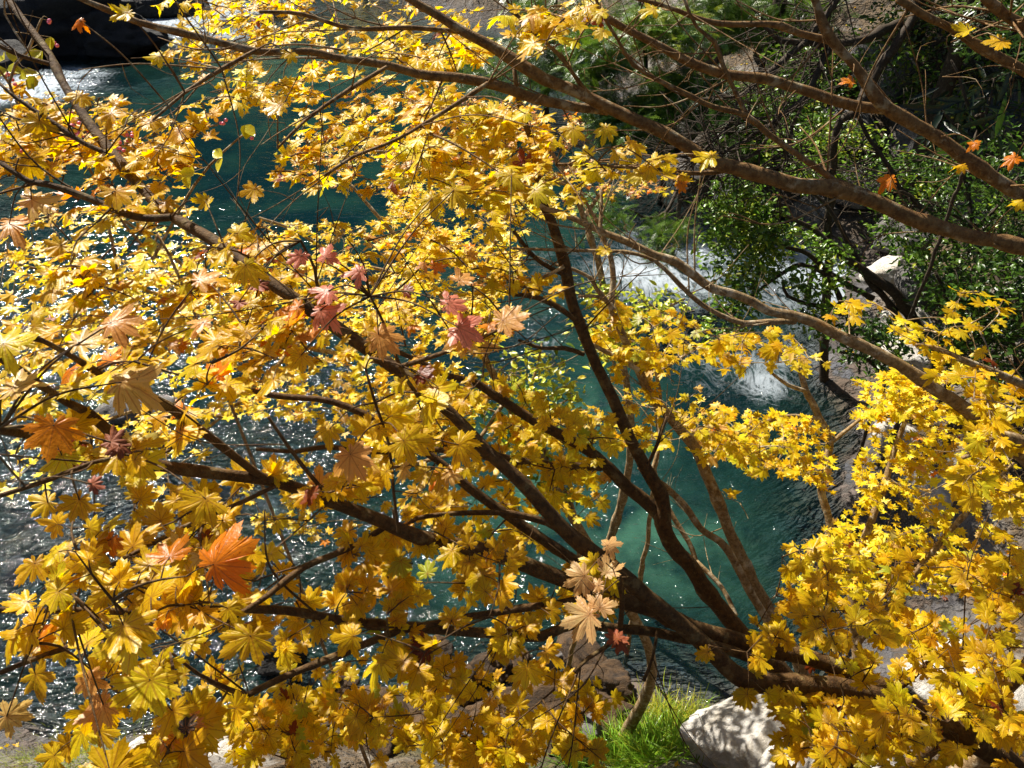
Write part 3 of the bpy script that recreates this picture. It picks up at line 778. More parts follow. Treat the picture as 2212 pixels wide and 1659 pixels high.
    def hero(s, px, py, d, wpx, c, ang, face, part=None, label=None, mat=None):
        """one hand-placed leaf: ang = direction of the tip in the picture (0 = right, 90 = up), face = 0 flat .. 1 facing the camera"""
        width = wpx * d / FPX; P = W(px, py, d)
        right = np.array([1, 0, 0.]); up = np.array([0, sp, cp]); tocam = unit(np.array([0, 0, CAM_H]) - P)
        n = unit(np.array([-.12, 0, 1]) * (1 - face) + tocam * face + rng.normal(0, .08, 3))
        tip = right * math.cos(R(ang)) + up * math.sin(R(ang)); tip = unit(tip - n * np.dot(tip, n))
        base = P - tip * width * .22
        k = int(np.argmin(np.linalg.norm(s.NP - base, axis=1))); bi = int(s.NB[k]); Q = s.NP[k]
        mid = Q * .5 + base * .5 + np.array([0, 0, .02])
        pp, rp = smooth_path([Q, mid, base], [.0024, .0018, .0012], .02); s.b[bi]['tb'].add(pp, rp, 5)
        if part: s.extra.append((bi, part, label, base, tip, n, width / 1.75, c, mat))
        else: s.b[bi]['lv'].add(base, tip, n, width / 1.75, c)
    def build(s, detail):
        root = empty("maple_tree", s.base); tag(root, s.label, "tree", s.group); obs = []
        for b in s.b:
            o = b['tb'].build(b['part'], s.bark, root, s.base); obs.append(o)
            b['lv'].build("foliage", MAP[detail], s.mat, o, s.base)
        for (bi, part, label, base, tip, n, sz, c, mat) in s.extra:
            lv = Leaves(); lv.add(base, tip, n, sz, c); o = lv.build(part, MAP[2], mat or s.mat, obs[bi], s.base); o['label'] = label
        return root

UPB = (-.25, -.10, 1)
# ---- 1: the near maple whose dark boughs fan out from the lower right
A = Maple("nearest maple with dark boughs fanning left and the largest orange gold leaves", M['bark'], M['maple'], k=.80)
A.bough([(2300, 1730, 36), (2170, 1640, 33), (2000, 1540, 31), (1900, 1500, 29), (1790, 1480, 27), (1700, 1480, 26), (1600, 1465, 26), (1500, 1370, 23), (1400, 1290, 22), (1340, 1235, 21), (1230, 1160, 20), (1130, 1050, 19), (1060, 985, 17), (980, 900, 16), (860, 800, 18), (730, 705, 19), (600, 620, 17), (460, 520, 16), (350, 450, 14), (260, 350, 13), (190, 260, 13), (140, 180, 11), (115, 130, 11), (90, 90, 10), (40, 25, 9), (0, -30, 8)], [(0, 2.8), (.45, 2.1), (.7, 1.95), (1, 2.5)], 0, 14)
A.bough([(1500, 1372, 20), (1440, 1325, 22), (1320, 1290, 21), (1200, 1250, 22), (1050, 1190, 21), (900, 1160, 21), (800, 1120, 18), (700, 1080, 17), (600, 1042, 17), (450, 1020, 14), (330, 1000, 17), (285, 975, 18), (197, 896, 12), (147, 870, 11), (67, 816, 11), (0, 770, 12), (-60, 740, 11)], 2.45, 1.25, 12)
A.bough([(590, 1038, 10), (553, 1020, 11), (433, 926, 12), (337, 860, 13), (250, 825, 10), (150, 765, 8), (60, 720, 6)], 1.75, 1.35)
A.bough([(1660, 1440, 14), (1560, 1400, 14), (1420, 1368, 13), (1330, 1360, 13), (1240, 1350, 14), (1170, 1378, 15), (1106, 1373, 14), (936, 1359, 13), (843, 1353, 14), (720, 1339, 13), (620, 1319, 12), (500, 1319, 11), (417, 1320, 10), (333, 1349, 9), (233, 1373, 8), (100, 1413, 7), (0, 1453, 7)], 2.6, 1.5)
A.bough([(420, 1322, 8), (300, 1322, 9), (217, 1319, 10), (100, 1319, 9), (0, 1318, 8), (-60, 1318, 8)], 1.75, 1.5)
A.bough([(1310, 1250, 8), (1260, 1290, 8), (1106, 1319, 9), (1016, 1333, 10), (920, 1353, 10), (836, 1373, 10), (720, 1419, 10), (620, 1459, 9), (553, 1491, 9), (520, 1499, 8), (427, 1456, 5), (367, 1406, 3)], 2.3, 1.6)
A.bough([(830, 1140, 8), (763, 1179, 9), (653, 1226, 9), (586, 1279, 8), (553, 1303, 7), (510, 1330, 6)], 2.0, 1.7)
A.bough([(595, 1050, 6), (500, 1095, 6), (397, 1139, 6), (270, 1205, 6), (143, 1273, 5)], 1.75, 1.4)
A.bough([(1210, 1150, 9), (1180, 1130, 9), (1100, 1110, 8), (1000, 1108, 7), (900, 1120, 6), (860, 1150, 5), (850, 1100, 3)], 2.4, 2.1)
A.bough([(1930, 1492, 24), (1876, 1470, 23), (1809, 1443, 23), (1726, 1416, 23), (1659, 1403, 22), (1556, 1376, 22), (1486, 1353, 22), (1420, 1320, 20), (1290, 1240, 16), (1180, 1170, 15), (1100, 1115, 14), (1010, 1050, 13), (940, 990, 11), (830, 920, 10), (720, 870, 9), (600, 855, 8), (480, 830, 6)], 2.75, 2.2, 12)
A.bough([(370, 472, 10), (317, 473, 10), (273, 463, 10), (180, 425, 10), (100, 397, 9), (60, 390, 8), (0, 350, 7)], 1.97, 1.9)
A.bough([(230, 330, 7), (183, 310, 7), (147, 287, 7), (93, 250, 6), (33, 210, 5), (0, 180, 4)], 2.12, 2.1)
A.bough([(105, 137, 6), (43, 120, 6), (0, 100, 6), (-40, 90, 5)], 2.28, 2.2)
A.bough([(553, 970, 5), (640, 975, 6), (700, 966, 7), (830, 977, 8), (940, 972, 8), (1060, 985, 9)][::-1], 2.3, 1.9)
A.bough([(0, 925, 14), (60, 937, 14), (120, 950, 9), (190, 960, 6)][::-1], 1.5, 1.2)
A.bough([(0, 1070, 6), (110, 1035, 7), (200, 1000, 6), (280, 985, 7)][::-1], 1.4, 1.2)
A.bough([(860, 1150, 4), (850, 1060, 4), (840, 960, 4), (810, 870, 4), (790, 800, 3)], 1.8, 1.7)
A.bough([(740, 1090, 6), (690, 1050, 6), (620, 960, 5), (580, 900, 4)], 1.8, 1.7)
A.bough([(1926, 1495, 12), (1970, 1460, 9), (2010, 1430, 7), (2080, 1400, 5), (2150, 1385, 3)], 2.75, 2.6)
A.bough([(980, 900, 6), (900, 850, 6), (860, 780, 5), (830, 700, 4), (800, 640, 3)], 2.0, 1.6)
A.bough([(860, 795, 7), (950, 765, 6), (1040, 730, 5), (1100, 700, 3)], 1.95, 1.7)
A.bough([(730, 705, 6), (690, 640, 5), (680, 580, 4), (650, 520, 3)], 1.9, 1.7)
A.bough([(1340, 1360, 7), (1345, 1290, 7), (1332, 1240, 6), (1325, 1190, 4)], 2.2, 2.1)
A.bough([(1345, 1360, 6), (1310, 1395, 6), (1270, 1420, 6), (1240, 1450, 5)], 2.2, 2.1)
A.bough([(1420, 1365, 4), (1410, 1420, 4), (1390, 1470, 5)], 2.4, 2.3)
A.twigs(60); A.trunk_to_ground(0)
A.nodes()
# hand-placed leaves
H = [(110, 950, 1.08, 145, (.90, .33, .01), 262, .75), (300, 815, 1.2, 165, TAN, 25, .30), (430, 1100, 1.3, 125, GOLD, 250, .6), (530, 1405, 1.25, 140, AMB, 250, .75), (310, 1510, 1.2, 180, YEL, 255, .5), (250, 1635, 1.2, 170, GOLD, 80, .6), (40, 1545, 1.3, 100, TAN, 10, .6),
     (200, 1540, 1.3, 110, PEACH, 230, .4), (380, 1560, 1.3, 120, GOLD, 290, .6), (700, 940, 1.6, 85, GOLD, 240, .7), (895, 965, 1.6, 120, GOLD, 330, .6), (1010, 970, 1.7, 100, GOLD, 330, .5), (510, 840, 1.5, 120, YEL, 330, .35), (640, 780, 1.5, 80, GOLD, 240, .5),
     (80, 280, 1.35, 115, GOLD, 260, .5), (165, 215, 1.4, 85, GOLD, 240, .4), (255, 250, 1.4, 95, AMB, 330, .35), (330, 270, 1.5, 90, GOLD, 300, .4), (540, 420, 1.6, 90, GOLD, 240, .4), (440, 440, 1.6, 70, YEL, 240, .4), (100, 430, 1.2, 160, TAN, 10, .1), (50, 480, 1.2, 140, PEACH, 30, .1),
     (270, 690, 1.2, 130, PEACH, 25, .1), (200, 735, 1.2, 120, TAN, 30, .1), (60, 360, 1.3, 100, AMB, 265, .6), (40, 740, 1.15, 130, LEM, 20, .15), (60, 830, 1.15, 140, TAN, 35, .1), (250, 430, 1.4, 110, GOLD, 280, .4), (90, 170 + 60, 1.4, 70, GOLD, 200, .3),
     (990, 425, 1.7, 95, YEL, 300, .5), (925, 445, 1.7, 95, YEL, 250, .55), (1095, 390, 1.8, 80, YEL, 240, .4), (540, 590, 1.5, 95, YEL, 300, .5), (160, 1100, 1.3, 100, AMB, 250, .5), (80, 1090, 1.3, 95, GOLD, 200, .4), (70, 1240, 1.3, 110, AMB, 270, .5), (140, 1230, 1.35, 80, GOLD, 300, .5),
     (40, 1370, 1.3, 110, GOLD, 200, .45), (300, 1290, 1.4, 80, AMB, 60, .4), (390, 1310, 1.4, 80, AMB, 50, .4), (230, 1180, 1.4, 80, ORA, 250, .5), (250, 1400, 1.35, 80, YEL, 200, .4)]
for h in H:
    h = list(h)
    if h[1] < 500 and h[0] < 600: h[2] = 1.92 if h[1] > 350 else 2.08; h[3] *= .85
    A.hero(*h)
for (px, py, d, wp, c, an, fc) in [(645, 565, 1.48, 66, CORAL, 250, .6), (708, 545, 1.48, 66, CORAL, 80, .5), (765, 595, 1.48, 80, CORAL, 230, .4), (690, 635, 1.55, 90, CORAL, 210, .2), (715, 668, 1.55, 105, CORAL, 10, .15), (985, 650, 1.48, 85, CORAL, 30, .4), (1010, 715, 1.48, 105, CORAL, 330, .35),
                                  (630, 665, 1.55, 70, ORA, 200, .2)]:
    A.hero(px, py, d, wp, c, an, fc, "coral_leaf", "coral pink leaf among the gold ones")
for (px, py, d, wp, c, an, fc) in [(1110, 688, 1.6, 110, PEACH, 10, .35), (1000, 597, 1.6, 62, PEACH, 60, .5), (835, 735, 1.6, 100, PEACH, 320, .5), (950, 845, 1.6, 95, PEACH, 30, .25), (770, 1005, 1.5, 125, PEACH, 300, .65), (450, 600, 1.5, 90, PEACH, 25, .2), (420, 700, 1.4, 90, PEACH, 200, .2)]:
    A.hero(px, py, d, wp, c, an, fc, "peach_leaf", "peach orange leaf among the gold ones")
for (px, py, d, wp, an) in [(1250, 1335, 1.9, 115, 200), (1305, 1300, 1.9, 75, 60), (1320, 1225, 1.9, 70, 60), (1325, 1175, 1.9, 60, 20), (1245, 1250, 1.95, 85, 200), (1280, 1270, 1.95, 64, 200)]:
    A.hero(px, py, d, wp, (.80, .52, .22), an, .45, "pale_leaf", "pale tan drying leaf on a broken twig")
for (px, py, d, wp, an) in [(242, 940, 1.15, 75, 90), (250, 975, 1.15, 70, 250), (212, 1042, 1.2, 60, 20), (405, 1575, 1.3, 70, 270), (400, 1560, 1.3, 60, 100), (1335, 1395, 2.1, 60, 270), (1325, 1370, 2.1, 55, 120), (560, 620, 1.6, 50, 300), (515, 660, 1.6, 45, 270)]:
    A.hero(px, py, d, wp, RUST if py < 1500 else (.03, .014, .006), an, .4, "withered_leaf", "curled dark brown withered leaf", M['dead'])
dl = lambda px, py: 1.25 + .75 * np.clip(px / 900, 0, 1)
A.fill([(0, 330), (300, 380), (620, 500), (720, 640), (650, 760), (450, 900), (300, 780), (0, 900)], 92, (.80, 1.6), .084, PAL_NEAR, (-.30, .05, 1), .22)
A.fill([(0, 900), (300, 900), (560, 1040), (640, 1120), (500, 1300), (250, 1450), (0, 1500)], 26, (.85, 1.5), .085, PAL_NEAR, (-.1, -.35, 1), .36)
A.fill([(500, 480), (800, 440), (1080, 560), (1180, 680), (1150, 760), (950, 880), (700, 900), (520, 760)], 34, (.95, 1.45), .076, PAL_NEAR + [(PEACH, 1.0), (ORA, .5)], (-.25, -.05, 1), .26)
A.fill([(600, 880), (1000, 840), (1080, 1010), (900, 1060), (640, 1100)], 14, (1.1, 1.5), .08, PAL_NEAR, (-.05, -.4, 1), .33)
A.fill([(0, 160), (350, 240), (560, 330), (500, 450), (250, 380), (0, 330)], 92, (.80, 1.3), .085, [(GOLD, 5), (YEL, 3), (AMB, 3)], UPB, .33)
A.fill([(150, 1380), (420, 1420), (480, 1659), (150, 1659)], 11, (1.2, 1.7), .09, [(YEL, 4), (GOLD, 4), (PEACH, .7)], (-.05, -.45, 1), .33)
A.fill([(300, 1050), (900, 1060), (1220, 1180), (1250, 1420), (1050, 1440), (600, 1420), (380, 1330)], 58, (1.45, 2.1), .080, PAL_LOW, (-.1, -.35, 1), .34)
A.fill([(420, 1440), (900, 1420), (1340, 1500), (1320, 1659), (420, 1659)], 95, (2.1, 2.9), .080, PAL_LOW, (-.05, -.3, 1), .34, dj=.12)
A.fill([(1150, 1150), (1320, 1180), (1320, 1360), (1180, 1400)], 8, 2.4, .085, PAL_LOW, (-.05, -.3, 1), .34)
A.fill([(1700, 1180), (2212, 1180), (2212, 1660), (1700, 1660), (1600, 1520), (1620, 1340)], 145, (1.9, 2.6), .078, PAL_LOW, (0, -.22, 1), .30, dj=.12)
A.build(2)

# ---- 2: upper maple whose boughs come in from the right edge
B = Maple("maple with long red brown boughs reaching in from the right edge and lemon yellow leaves", M['bark_red'], M['maple'], k=.88)
B.bough([(2290, 560, 18), (2212, 533, 17), (2059, 500, 18), (1959, 467, 19), (1892, 437, 19), (1809, 407, 20), (1726, 400, 18), (1659, 380, 18), (1589, 360, 17), (1539, 350, 17), (1489, 320, 16), (1439, 293, 16), (1396, 273, 15), (1339, 247, 15), (1273, 213, 15), (1223, 187, 14), (1173, 167, 14), (1106, 127, 14), (1053, 93, 13), (1003, 67, 12), (953, 37, 11), (903, 10, 10), (850, -25, 9)], 2.6, 2.3, 14)
B.bough([(1310, 238, 10), (1239, 230, 12), (1156, 213, 13), (1106, 195, 13), (1053, 180, 13), (986, 170, 12), (903, 163, 11), (836, 143, 10), (720, 123, 9), (670, 110, 9), (553, 110, 8), (450, 87, 9), (383, 70, 9), (300, 50, 8), (227, 20, 7), (167, -5, 6)], 2.45, 1.9, 12)
B.bough([(2290, 480, 18), (2212, 423, 17), (2142, 377, 16), (2076, 333, 16), (2026, 297, 15), (1959, 257, 16), (1902, 220, 16), (1859, 157, 12), (1832, 123, 11), (1799, 87, 12), (1776, 43, 10), (1766, 10, 9), (1750, -30, 8)], 2.7, 2.4, 12)
B.bough([(1910, 235, 13), (1859, 230, 13), (1792, 213, 13), (1726, 193, 12), (1659, 173, 13), (1573, 163, 12), (1506, 143, 12), (1473, 127, 11), (1423, 100, 10), (1383, 80, 9), (1323, 47, 9), (1273, 10, 8), (1250, -20, 7)], 2.65, 2.4, 12)
B.bough([(1815, 405, 8), (1802, 390, 8), (1726, 337, 7), (1659, 290, 7), (1613, 250, 6), (1539, 230, 6), (1473, 197, 5), (1423, 173, 5), (1369, 140, 5), (1336, 87, 4), (1296, 20, 4), (1285, -15, 3)], 2.6, 2.3)
B.bough([(1612, 250, 6), (1586, 193, 5), (1563, 143, 5), (1543, 90, 5), (1506, 60, 4), (1476, -5, 4)], 2.55, 2.4)
B.bough([(1795, 88, 9), (1779, 83, 9), (1726, 70, 8), (1692, 57, 10), (1659, 50, 7), (1556, 50, 7), (1489, 33, 6), (1439, 13, 5), (1366, -5, 4)], 2.55, 2.4)
B.bough([(2290, 200, 13), (2212, 153, 12), (2142, 117, 12), (2092, 87, 10), (2059, 63, 9), (1992, 27, 9), (1942, -5, 8)], 2.3, 2.1, 12)
B.bough([(2290, 100, 13), (2212, 57, 12), (2169, 27, 11), (2126, -5, 10)], 2.3, 2.1)
B.bough([(1269, 205, 5), (1239, 160, 5), (1206, 117, 5), (1156, 73, 4), (1106, 20, 4), (1090, -10, 3)], 2.4, 2.3)
B.bough([(1590, 368, 6), (1500, 375, 5), (1400, 362, 5), (1300, 358, 5), (1200, 355, 4)], 2.55, 2.3)
B.bough([(836, 145, 5), (760, 190, 5), (660, 260, 4), (600, 320, 3)], 2.1, 1.9)
B.bough([(1053, 180, 6), (960, 240, 5), (860, 300, 4), (760, 340, 4), (700, 380, 3)], 2.2, 2.0)
B.bough([(1000, 66, 6), (880, 60, 6), (760, 62, 5), (650, 30, 5), (560, 25, 4)], 2.4, 2.1)
B.bough([(553, 110, 5), (480, 150, 5), (400, 200, 4), (330, 260, 3)], 1.95, 1.8)
q0 = B.b[0]['P'][0]
B.b[0]['P']; B.twigs(110); B.trunk_to_ground(0)
B.nodes()
for h in [(1230, 290, 1.95, 75, YEL, 240, .35), (1305, 285, 2.0, 60, YEL, 250, .5), (1400, 375, 2.0, 75, YEL, 260, .45), (1470, 405, 2.0, 42, ORA, 255, .6), (1370, 325, 2.0, 65, YEL, 250, .35), (1520, 340, 2.1, 80, YEL, 200, .2), (1300, 545, 2.1, 50, YEL, 220, .4), (1380, 385, 2.0, 70, LEM, 250, .3),
          (1450, 345, 2.0, 60, YEL, 300, .3), (1160, 30, 2.0, 55, YEL, 250, .5), (1255, 50, 2.0, 60, YEL, 20, .4), (1300, 75, 2.0, 50, YEL, 250, .4), (1130, 100, 2.0, 45, YEL, 250, .4), (1400, 25, 2.1, 60, LEM, 210, .35), (1290, 30, 2.1, 60, YEL, 210, .3), (620, 120, 1.9, 50, YEL, 230, .4),
          (260, 30, 1.7, 70, YEL, 210, .4), (165, 50, 1.7, 45, ORA, 240, .4), (330, 125, 1.8, 60, LEM, 210, .4), (590, 230, 1.8, 75, GOLD, 200, .3), (1120, 250, 2.0, 70, LEM, 200, .3), (2080, 70, 2.1, 60, YEL, 200, .3), (2150, 95, 2.1, 70, GOLD, 200, .25), (2195, 440, 2.4, 45, YEL, 200, .3),
          (2180, 345, 2.4, 60, ORA, 200, .3), (2100, 310, 2.4, 40, ORA, 150, .4), (1910, 390, 2.6, 60, ORA, 170, .3), (2070, 360, 2.4, 50, GOLD, 200, .2), (1830, 175, 2.4, 45, ORA, 170, .3)]:
    B.hero(*h)
B.fill([(330, -20), (1000, -20), (1090, 130), (950, 150), (760, 140), (520, 130), (380, 60)], 112, (.70, 1.10), .092, PAL_YEL, (-.26, .04, 1), .22)
B.fill([(560, 150), (900, 160), (1130, 220), (1230, 320), (1120, 420), (900, 400), (600, 420), (480, 300)], 140, (.82, 1.25), .086, PAL_YEL + [(GOLD, 1)], (-.26, .02, 1), .23)
B.fill([(380, 90), (560, 130), (600, 330), (420, 260), (360, 160)], 22, (.8, 1.1), .08, PAL_YEL, UPB, .3)
B.fill([(1050, -10), (1250, -10), (1260, 90), (1150, 120), (1060, 100)], 14, 2.3, .078, PAL_YEL, UPB, .30)
B.fill([(1180, 240), (1330, 270), (1400, 330), (1460, 400), (1330, 420), (1200, 420)], 9, 2.2, .078, PAL_YEL, UPB, .30, (2, 4))
B.fill([(820, 330), (1200, 360), (1250, 460), (1000, 520), (850, 480)], 11, (.95, 1.3), .09, PAL_YEL, (-.22, -.05, 1), .26)
B.build(2)

# ---- 3: slender stem in the middle with a forked limb
C = Maple("slender grey brown maple stem rising through the middle, mid sized yellow leaves", M['bark'], M['maple'], k=.78)
C.bough([(1840, 1660, 26), (1809, 1606, 26), (1749, 1516, 25), (1680, 1440, 24), (1589, 1346, 24), (1566, 1319, 23), (1526, 1273, 22), (1489, 1223, 22), (1456, 1186, 22), (1430, 1130, 23), (1426, 1066, 20), (1393, 1010, 18), (1363, 953, 17), (1339, 893, 17), (1313, 843, 16), (1279, 776, 16), (1249, 700, 16), (1233, 646, 15), (1219, 573, 15), (1199, 500, 14), (1183, 457, 13), (1166, 417, 12), (1156, 320, 10), (1139, 277, 9), (1119, 213, 8), (1110, 150, 6)], 3.7, 2.9, 12)
C.bough([(1425, 1115, 20), (1406, 1093, 20), (1359, 1053, 18), (1319, 1013, 17), (1273, 976, 16), (1233, 953, 15), (1173, 923, 14), (1106, 880, 13), (1053, 843, 12), (1020, 823, 11), (970, 813, 9), (880, 770, 7), (800, 740, 5)], 3.4, 2.9, 12)
C.bough([(1300, 1008, 12), (1206, 1006, 12), (1106, 990, 11), (1040, 975, 9), (960, 965, 7)], 3.2, 2.9)
C.bough([(1240, 690, 8), (1200, 660, 8), (1150, 640, 7), (1110, 638, 5)], 3.1, 2.9)
C.bough([(1262, 765, 7), (1220, 752, 7), (1170, 752, 5), (1120, 735, 4)], 3.2, 3.1)
C.bough([(1230, 600, 7), (1160, 560, 6), (1110, 500, 4)], 3.1, 2.9)
C.bough([(1396, 1012, 6), (1420, 960, 5), (1440, 900, 4)], 3.3, 3.3)
C.twigs(30); C.trunk_to_ground(0); C.nodes()
C.fill([(860, 820), (1080, 830), (1250, 930), (1330, 1020), (1260, 1130), (1060, 1120), (960, 1010)], 36, (1.9, 2.5), .088, PAL_YEL, (-.1, -.2, 1), .32)
C.fill([(1020, 780), (1250, 860), (1420, 960), (1400, 1000), (1250, 960), (1060, 880)], 16, 3.2, .085, [(LEM, 3), (YEL, 5), (LIME, 1)], (-.1, -.2, 1), .32)
C.fill([(1060, 600), (1240, 560), (1240, 640), (1160, 660)], 7, 3.1, .08, PAL_FAR, UPB, .32)
C.fill([(850, 1050), (1180, 1090), (1200, 1230), (900, 1180)], 18, 2.9, .085, PAL_LOW, (-.1, -.2, 1), .32)
C.build(2)

# ---- 4: second middle stem and its neighbours
D = Maple("mottled maple stem right of the slender middle one, leaning left over the teal pool", M['bark_pale'], M['maple'], k=.8)
D.bough([(1720, 1420, 20), (1653, 1303, 18), (1616, 1233, 17), (1596, 1183, 16), (1569, 1123, 15), (1546, 1063, 15), (1523, 1013, 15), (1499, 966, 15), (1466, 926, 13), (1439, 893, 13), (1406, 853, 12), (1379, 800, 12), (1353, 740, 11), (1333, 696, 10), (1319, 663, 9), (1323, 603, 7), (1317, 553, 7), (1306, 520, 6), (1298, 493, 6), (1276, 456, 5), (1253, 413, 4)], 4.4, 3.9, 12)
D.bough([(1322, 668, 8), (1306, 646, 7), (1286, 620, 6), (1276, 600, 5), (1233, 580, 5), (1200, 572, 3)], 4.0, 3.9)
D.bough([(1680, 1380, 12), (1656, 1336, 11), (1633, 1296, 11), (1606, 1249, 11), (1579, 1199, 11), (1556, 1169, 10), (1516, 1143, 9), (1473, 1083, 9), (1413, 1033, 8), (1380, 1010, 5)], 4.2, 3.9)
D.bough([(1503, 1213, 7), (1489, 1173, 7), (1449, 1106, 7), (1411, 1030, 6), (1419, 986, 6), (1426, 946, 5), (1423, 913, 5), (1426, 853, 5), (1419, 806, 5), (1424, 730, 3)], 4.3, 4.4)
D.bough([(1590, 1330, 7), (1560, 1270, 6), (1527, 1290, 6), (1503, 1213, 6)][:2] + [(1503, 1213, 7)], 4.2, 4.3)
D.bough([(1296, 500, 6), (1246, 476, 6), (1300, 440, 4), (1302, 420, 3)][:1] + [(1300, 440, 5), (1298, 410, 3)], 3.9, 3.9)
D.bough([(1325, 660, 5), (1290, 640, 5), (1250, 640, 4)], 4.0, 3.9)
D.bough([(1380, 800, 7), (1340, 775, 7), (1300, 755, 6), (1250, 730, 4)], 4.0, 3.9)
D.bough([(1420, 806, 4), (1460, 780, 4), (1520, 745, 3), (1600, 720, 2)], 4.4, 4.5)
D.twigs(40); D.trunk_to_ground(0); D.nodes()
D.fill([(1250, 680), (1330, 650), (1500, 690), (1600, 740), (1500, 800), (1400, 800), (1280, 740)], 44, (2.15, 2.7), .085, PAL_FAR + [(LIME, 1.5)], (0, -.1, 1), .33)
D.fill([(1500, 720), (1700, 720), (1800, 780), (1700, 820), (1540, 790)], 20, 4.5, .085, PAL_FAR, (0, -.1, 1), .33)
D.fill([(1180, 880), (1440, 800), (1560, 880), (1600, 960), (1440, 960), (1300, 960)], 28, 4.2, .085, PAL_FAR, (0, -.1, 1), .33)
D.fill([(1520, 880), (1700, 900), (1750, 1000), (1620, 1040), (1520, 980)], 26, 4.6, .085, PAL_FAR, (0, -.1, 1), .3)
D.fill([(1560, 1070), (1660, 1050), (1640, 1150), (1580, 1160)], 4, 4.2, .085, PAL_YEL, (0, -.1, 1), .3, (2, 3))
D.build(1)

# ---- 5: long limb crossing the right half
E = Maple("long smooth maple limb crossing the right half in front of the white water", M['bark_pale'], M['maple'], k=.88)
E.bough([(2300, 1040, 22), (2180, 960, 19), (2076, 876, 17), (2026, 843, 16), (1976, 806, 14), (1926, 776, 14), (1859, 743, 14), (1802, 720, 13), (1759, 700, 13), (1709, 683, 12), (1659, 673, 11), (1626, 653, 11), (1579, 633, 11), (1536, 620, 11), (1499, 593, 11), (1456, 563, 10), (1416, 550, 9), (1359, 523, 9), (1296, 500, 8), (1246, 476, 7), (1196, 456, 7), (1159, 440, 6), (1106, 346, 4)], 3.3, 2.8, 12)
E.bough([(1715, 692, 8), (1653, 695, 8), (1606, 698, 7), (1556, 680, 6), (1506, 650, 6), (1456, 603, 6), (1416, 566, 5), (1350, 545, 4), (1219, 540, 4), (1106, 537, 3)], 3.1, 2.9)
E.bough([(2290, 870, 10), (2212, 830, 9), (2142, 800, 9), (2076, 776, 8), (2026, 753, 6), (1980, 745, 4)], 3.3, 3.1)
E.bough([(2300, 1010, 22), (2212, 960, 20), (2150, 945, 14), (2110, 975, 8), (2080, 990, 5)], 3.1, 2.9)
E.bough([(1219, 575, 5), (1170, 600, 4), (1106, 605, 3)], 2.9, 2.9)
E.twigs(40); E.trunk_to_ground(0); E.nodes()
E.fill([(1900, 640), (2110, 620), (2190, 680), (2100, 740), (1960, 730)], 12, 3.2, .080, [(YEL, 4), (LEM, 3)], (.05, .0, 1), .2, (3, 5))
E.fill([(1980, 760), (2180, 780), (2212, 860), (2212, 980), (2100, 1000), (2040, 860)], 20, 3.0, .085, PAL_YEL, (0, -.12, 1), .25)
E.fill([(1780, 640), (1880, 650), (1870, 690), (1760, 700)], 5, 3.4, .08, PAL_YEL, (.05, 0, 1), .2, (2, 4))
E.fill([(2060, 900), (2212, 880), (2212, 1120), (2080, 1080)], 12, 2.7, .09, PAL_YEL, (0, -.15, 1), .25)
E.holes = []
E.build(2)

# ---- 6: young small-leaved maple at the right, sunlit tiers
J = Maple("young maple with tiers of small bright yellow leaves right of the teal pool", M['bark_pale'], M['maple_far'])
J.bough([(1870, 1560, 13), (1852, 1393, 11), (1846, 1320, 10), (1839, 1260, 10), (1810, 1180, 9), (1796, 1150, 8), (1786, 1106, 8), (1776, 1073, 8), (1776, 1020, 8), (1790, 960, 8), (1769, 903, 8), (1756, 873, 8), (1742, 846, 7), (1726, 793, 6), (1692, 766, 5), (1660, 740, 3)], 6.4, 6.2)
J.bough([(1840, 1260, 8), (1870, 1160, 8), (1900, 1080, 8), (1930, 980, 6), (1960, 900, 5), (1980, 830, 3)], 6.4, 6.2)
J.bough([(1852, 1390, 8), (1960, 1260, 7), (2050, 1150, 6), (2130, 1060, 5), (2190, 1000, 3)], 6.3, 5.8)
J.bough([(1742, 846, 5), (1700, 830, 4), (1660, 800, 3)], 6.2, 6.0)
J.bough([(1790, 960, 5), (1840, 920, 4), (1890, 880, 3)], 6.2, 6.2)
J.bough([(1770, 905, 5), (1700, 900, 4), (1600, 930, 3), (1540, 950, 2)], 6.2, 5.9)
J.trunk_to_ground(0); J.nodes(); J.holes = [HOLES[0]]
J.fill([(1840, 830), (1960, 795), (2060, 810), (2090, 890), (1960, 910), (1860, 890)], 75, 6.1, .095, [(LEM, 6), (YEL, 3)], (-.1, .05, 1), .26, (4, 7), .06)
J.fill([(1500, 870), (1690, 880), (1790, 930), (1800, 1060), (1640, 1030), (1540, 990)], 75, 6.0, .095, PAL_FAR, (0, -.05, 1), .28, (4, 7), .06)
J.fill([(1790, 890), (2100, 890), (2212, 1010), (2212, 1280), (1960, 1290), (1730, 1220), (1830, 1080)], 200, 6.2, .098, PAL_FAR, (0, -.08, 1), .28, (4, 7), .08)
J.fill([(1690, 1160), (1850, 1120), (1900, 1300), (1700, 1290)], 40, 5.4, .095, PAL_YEL, (0, -.1, 1), .28, (4, 6), .08)
J.build(0)

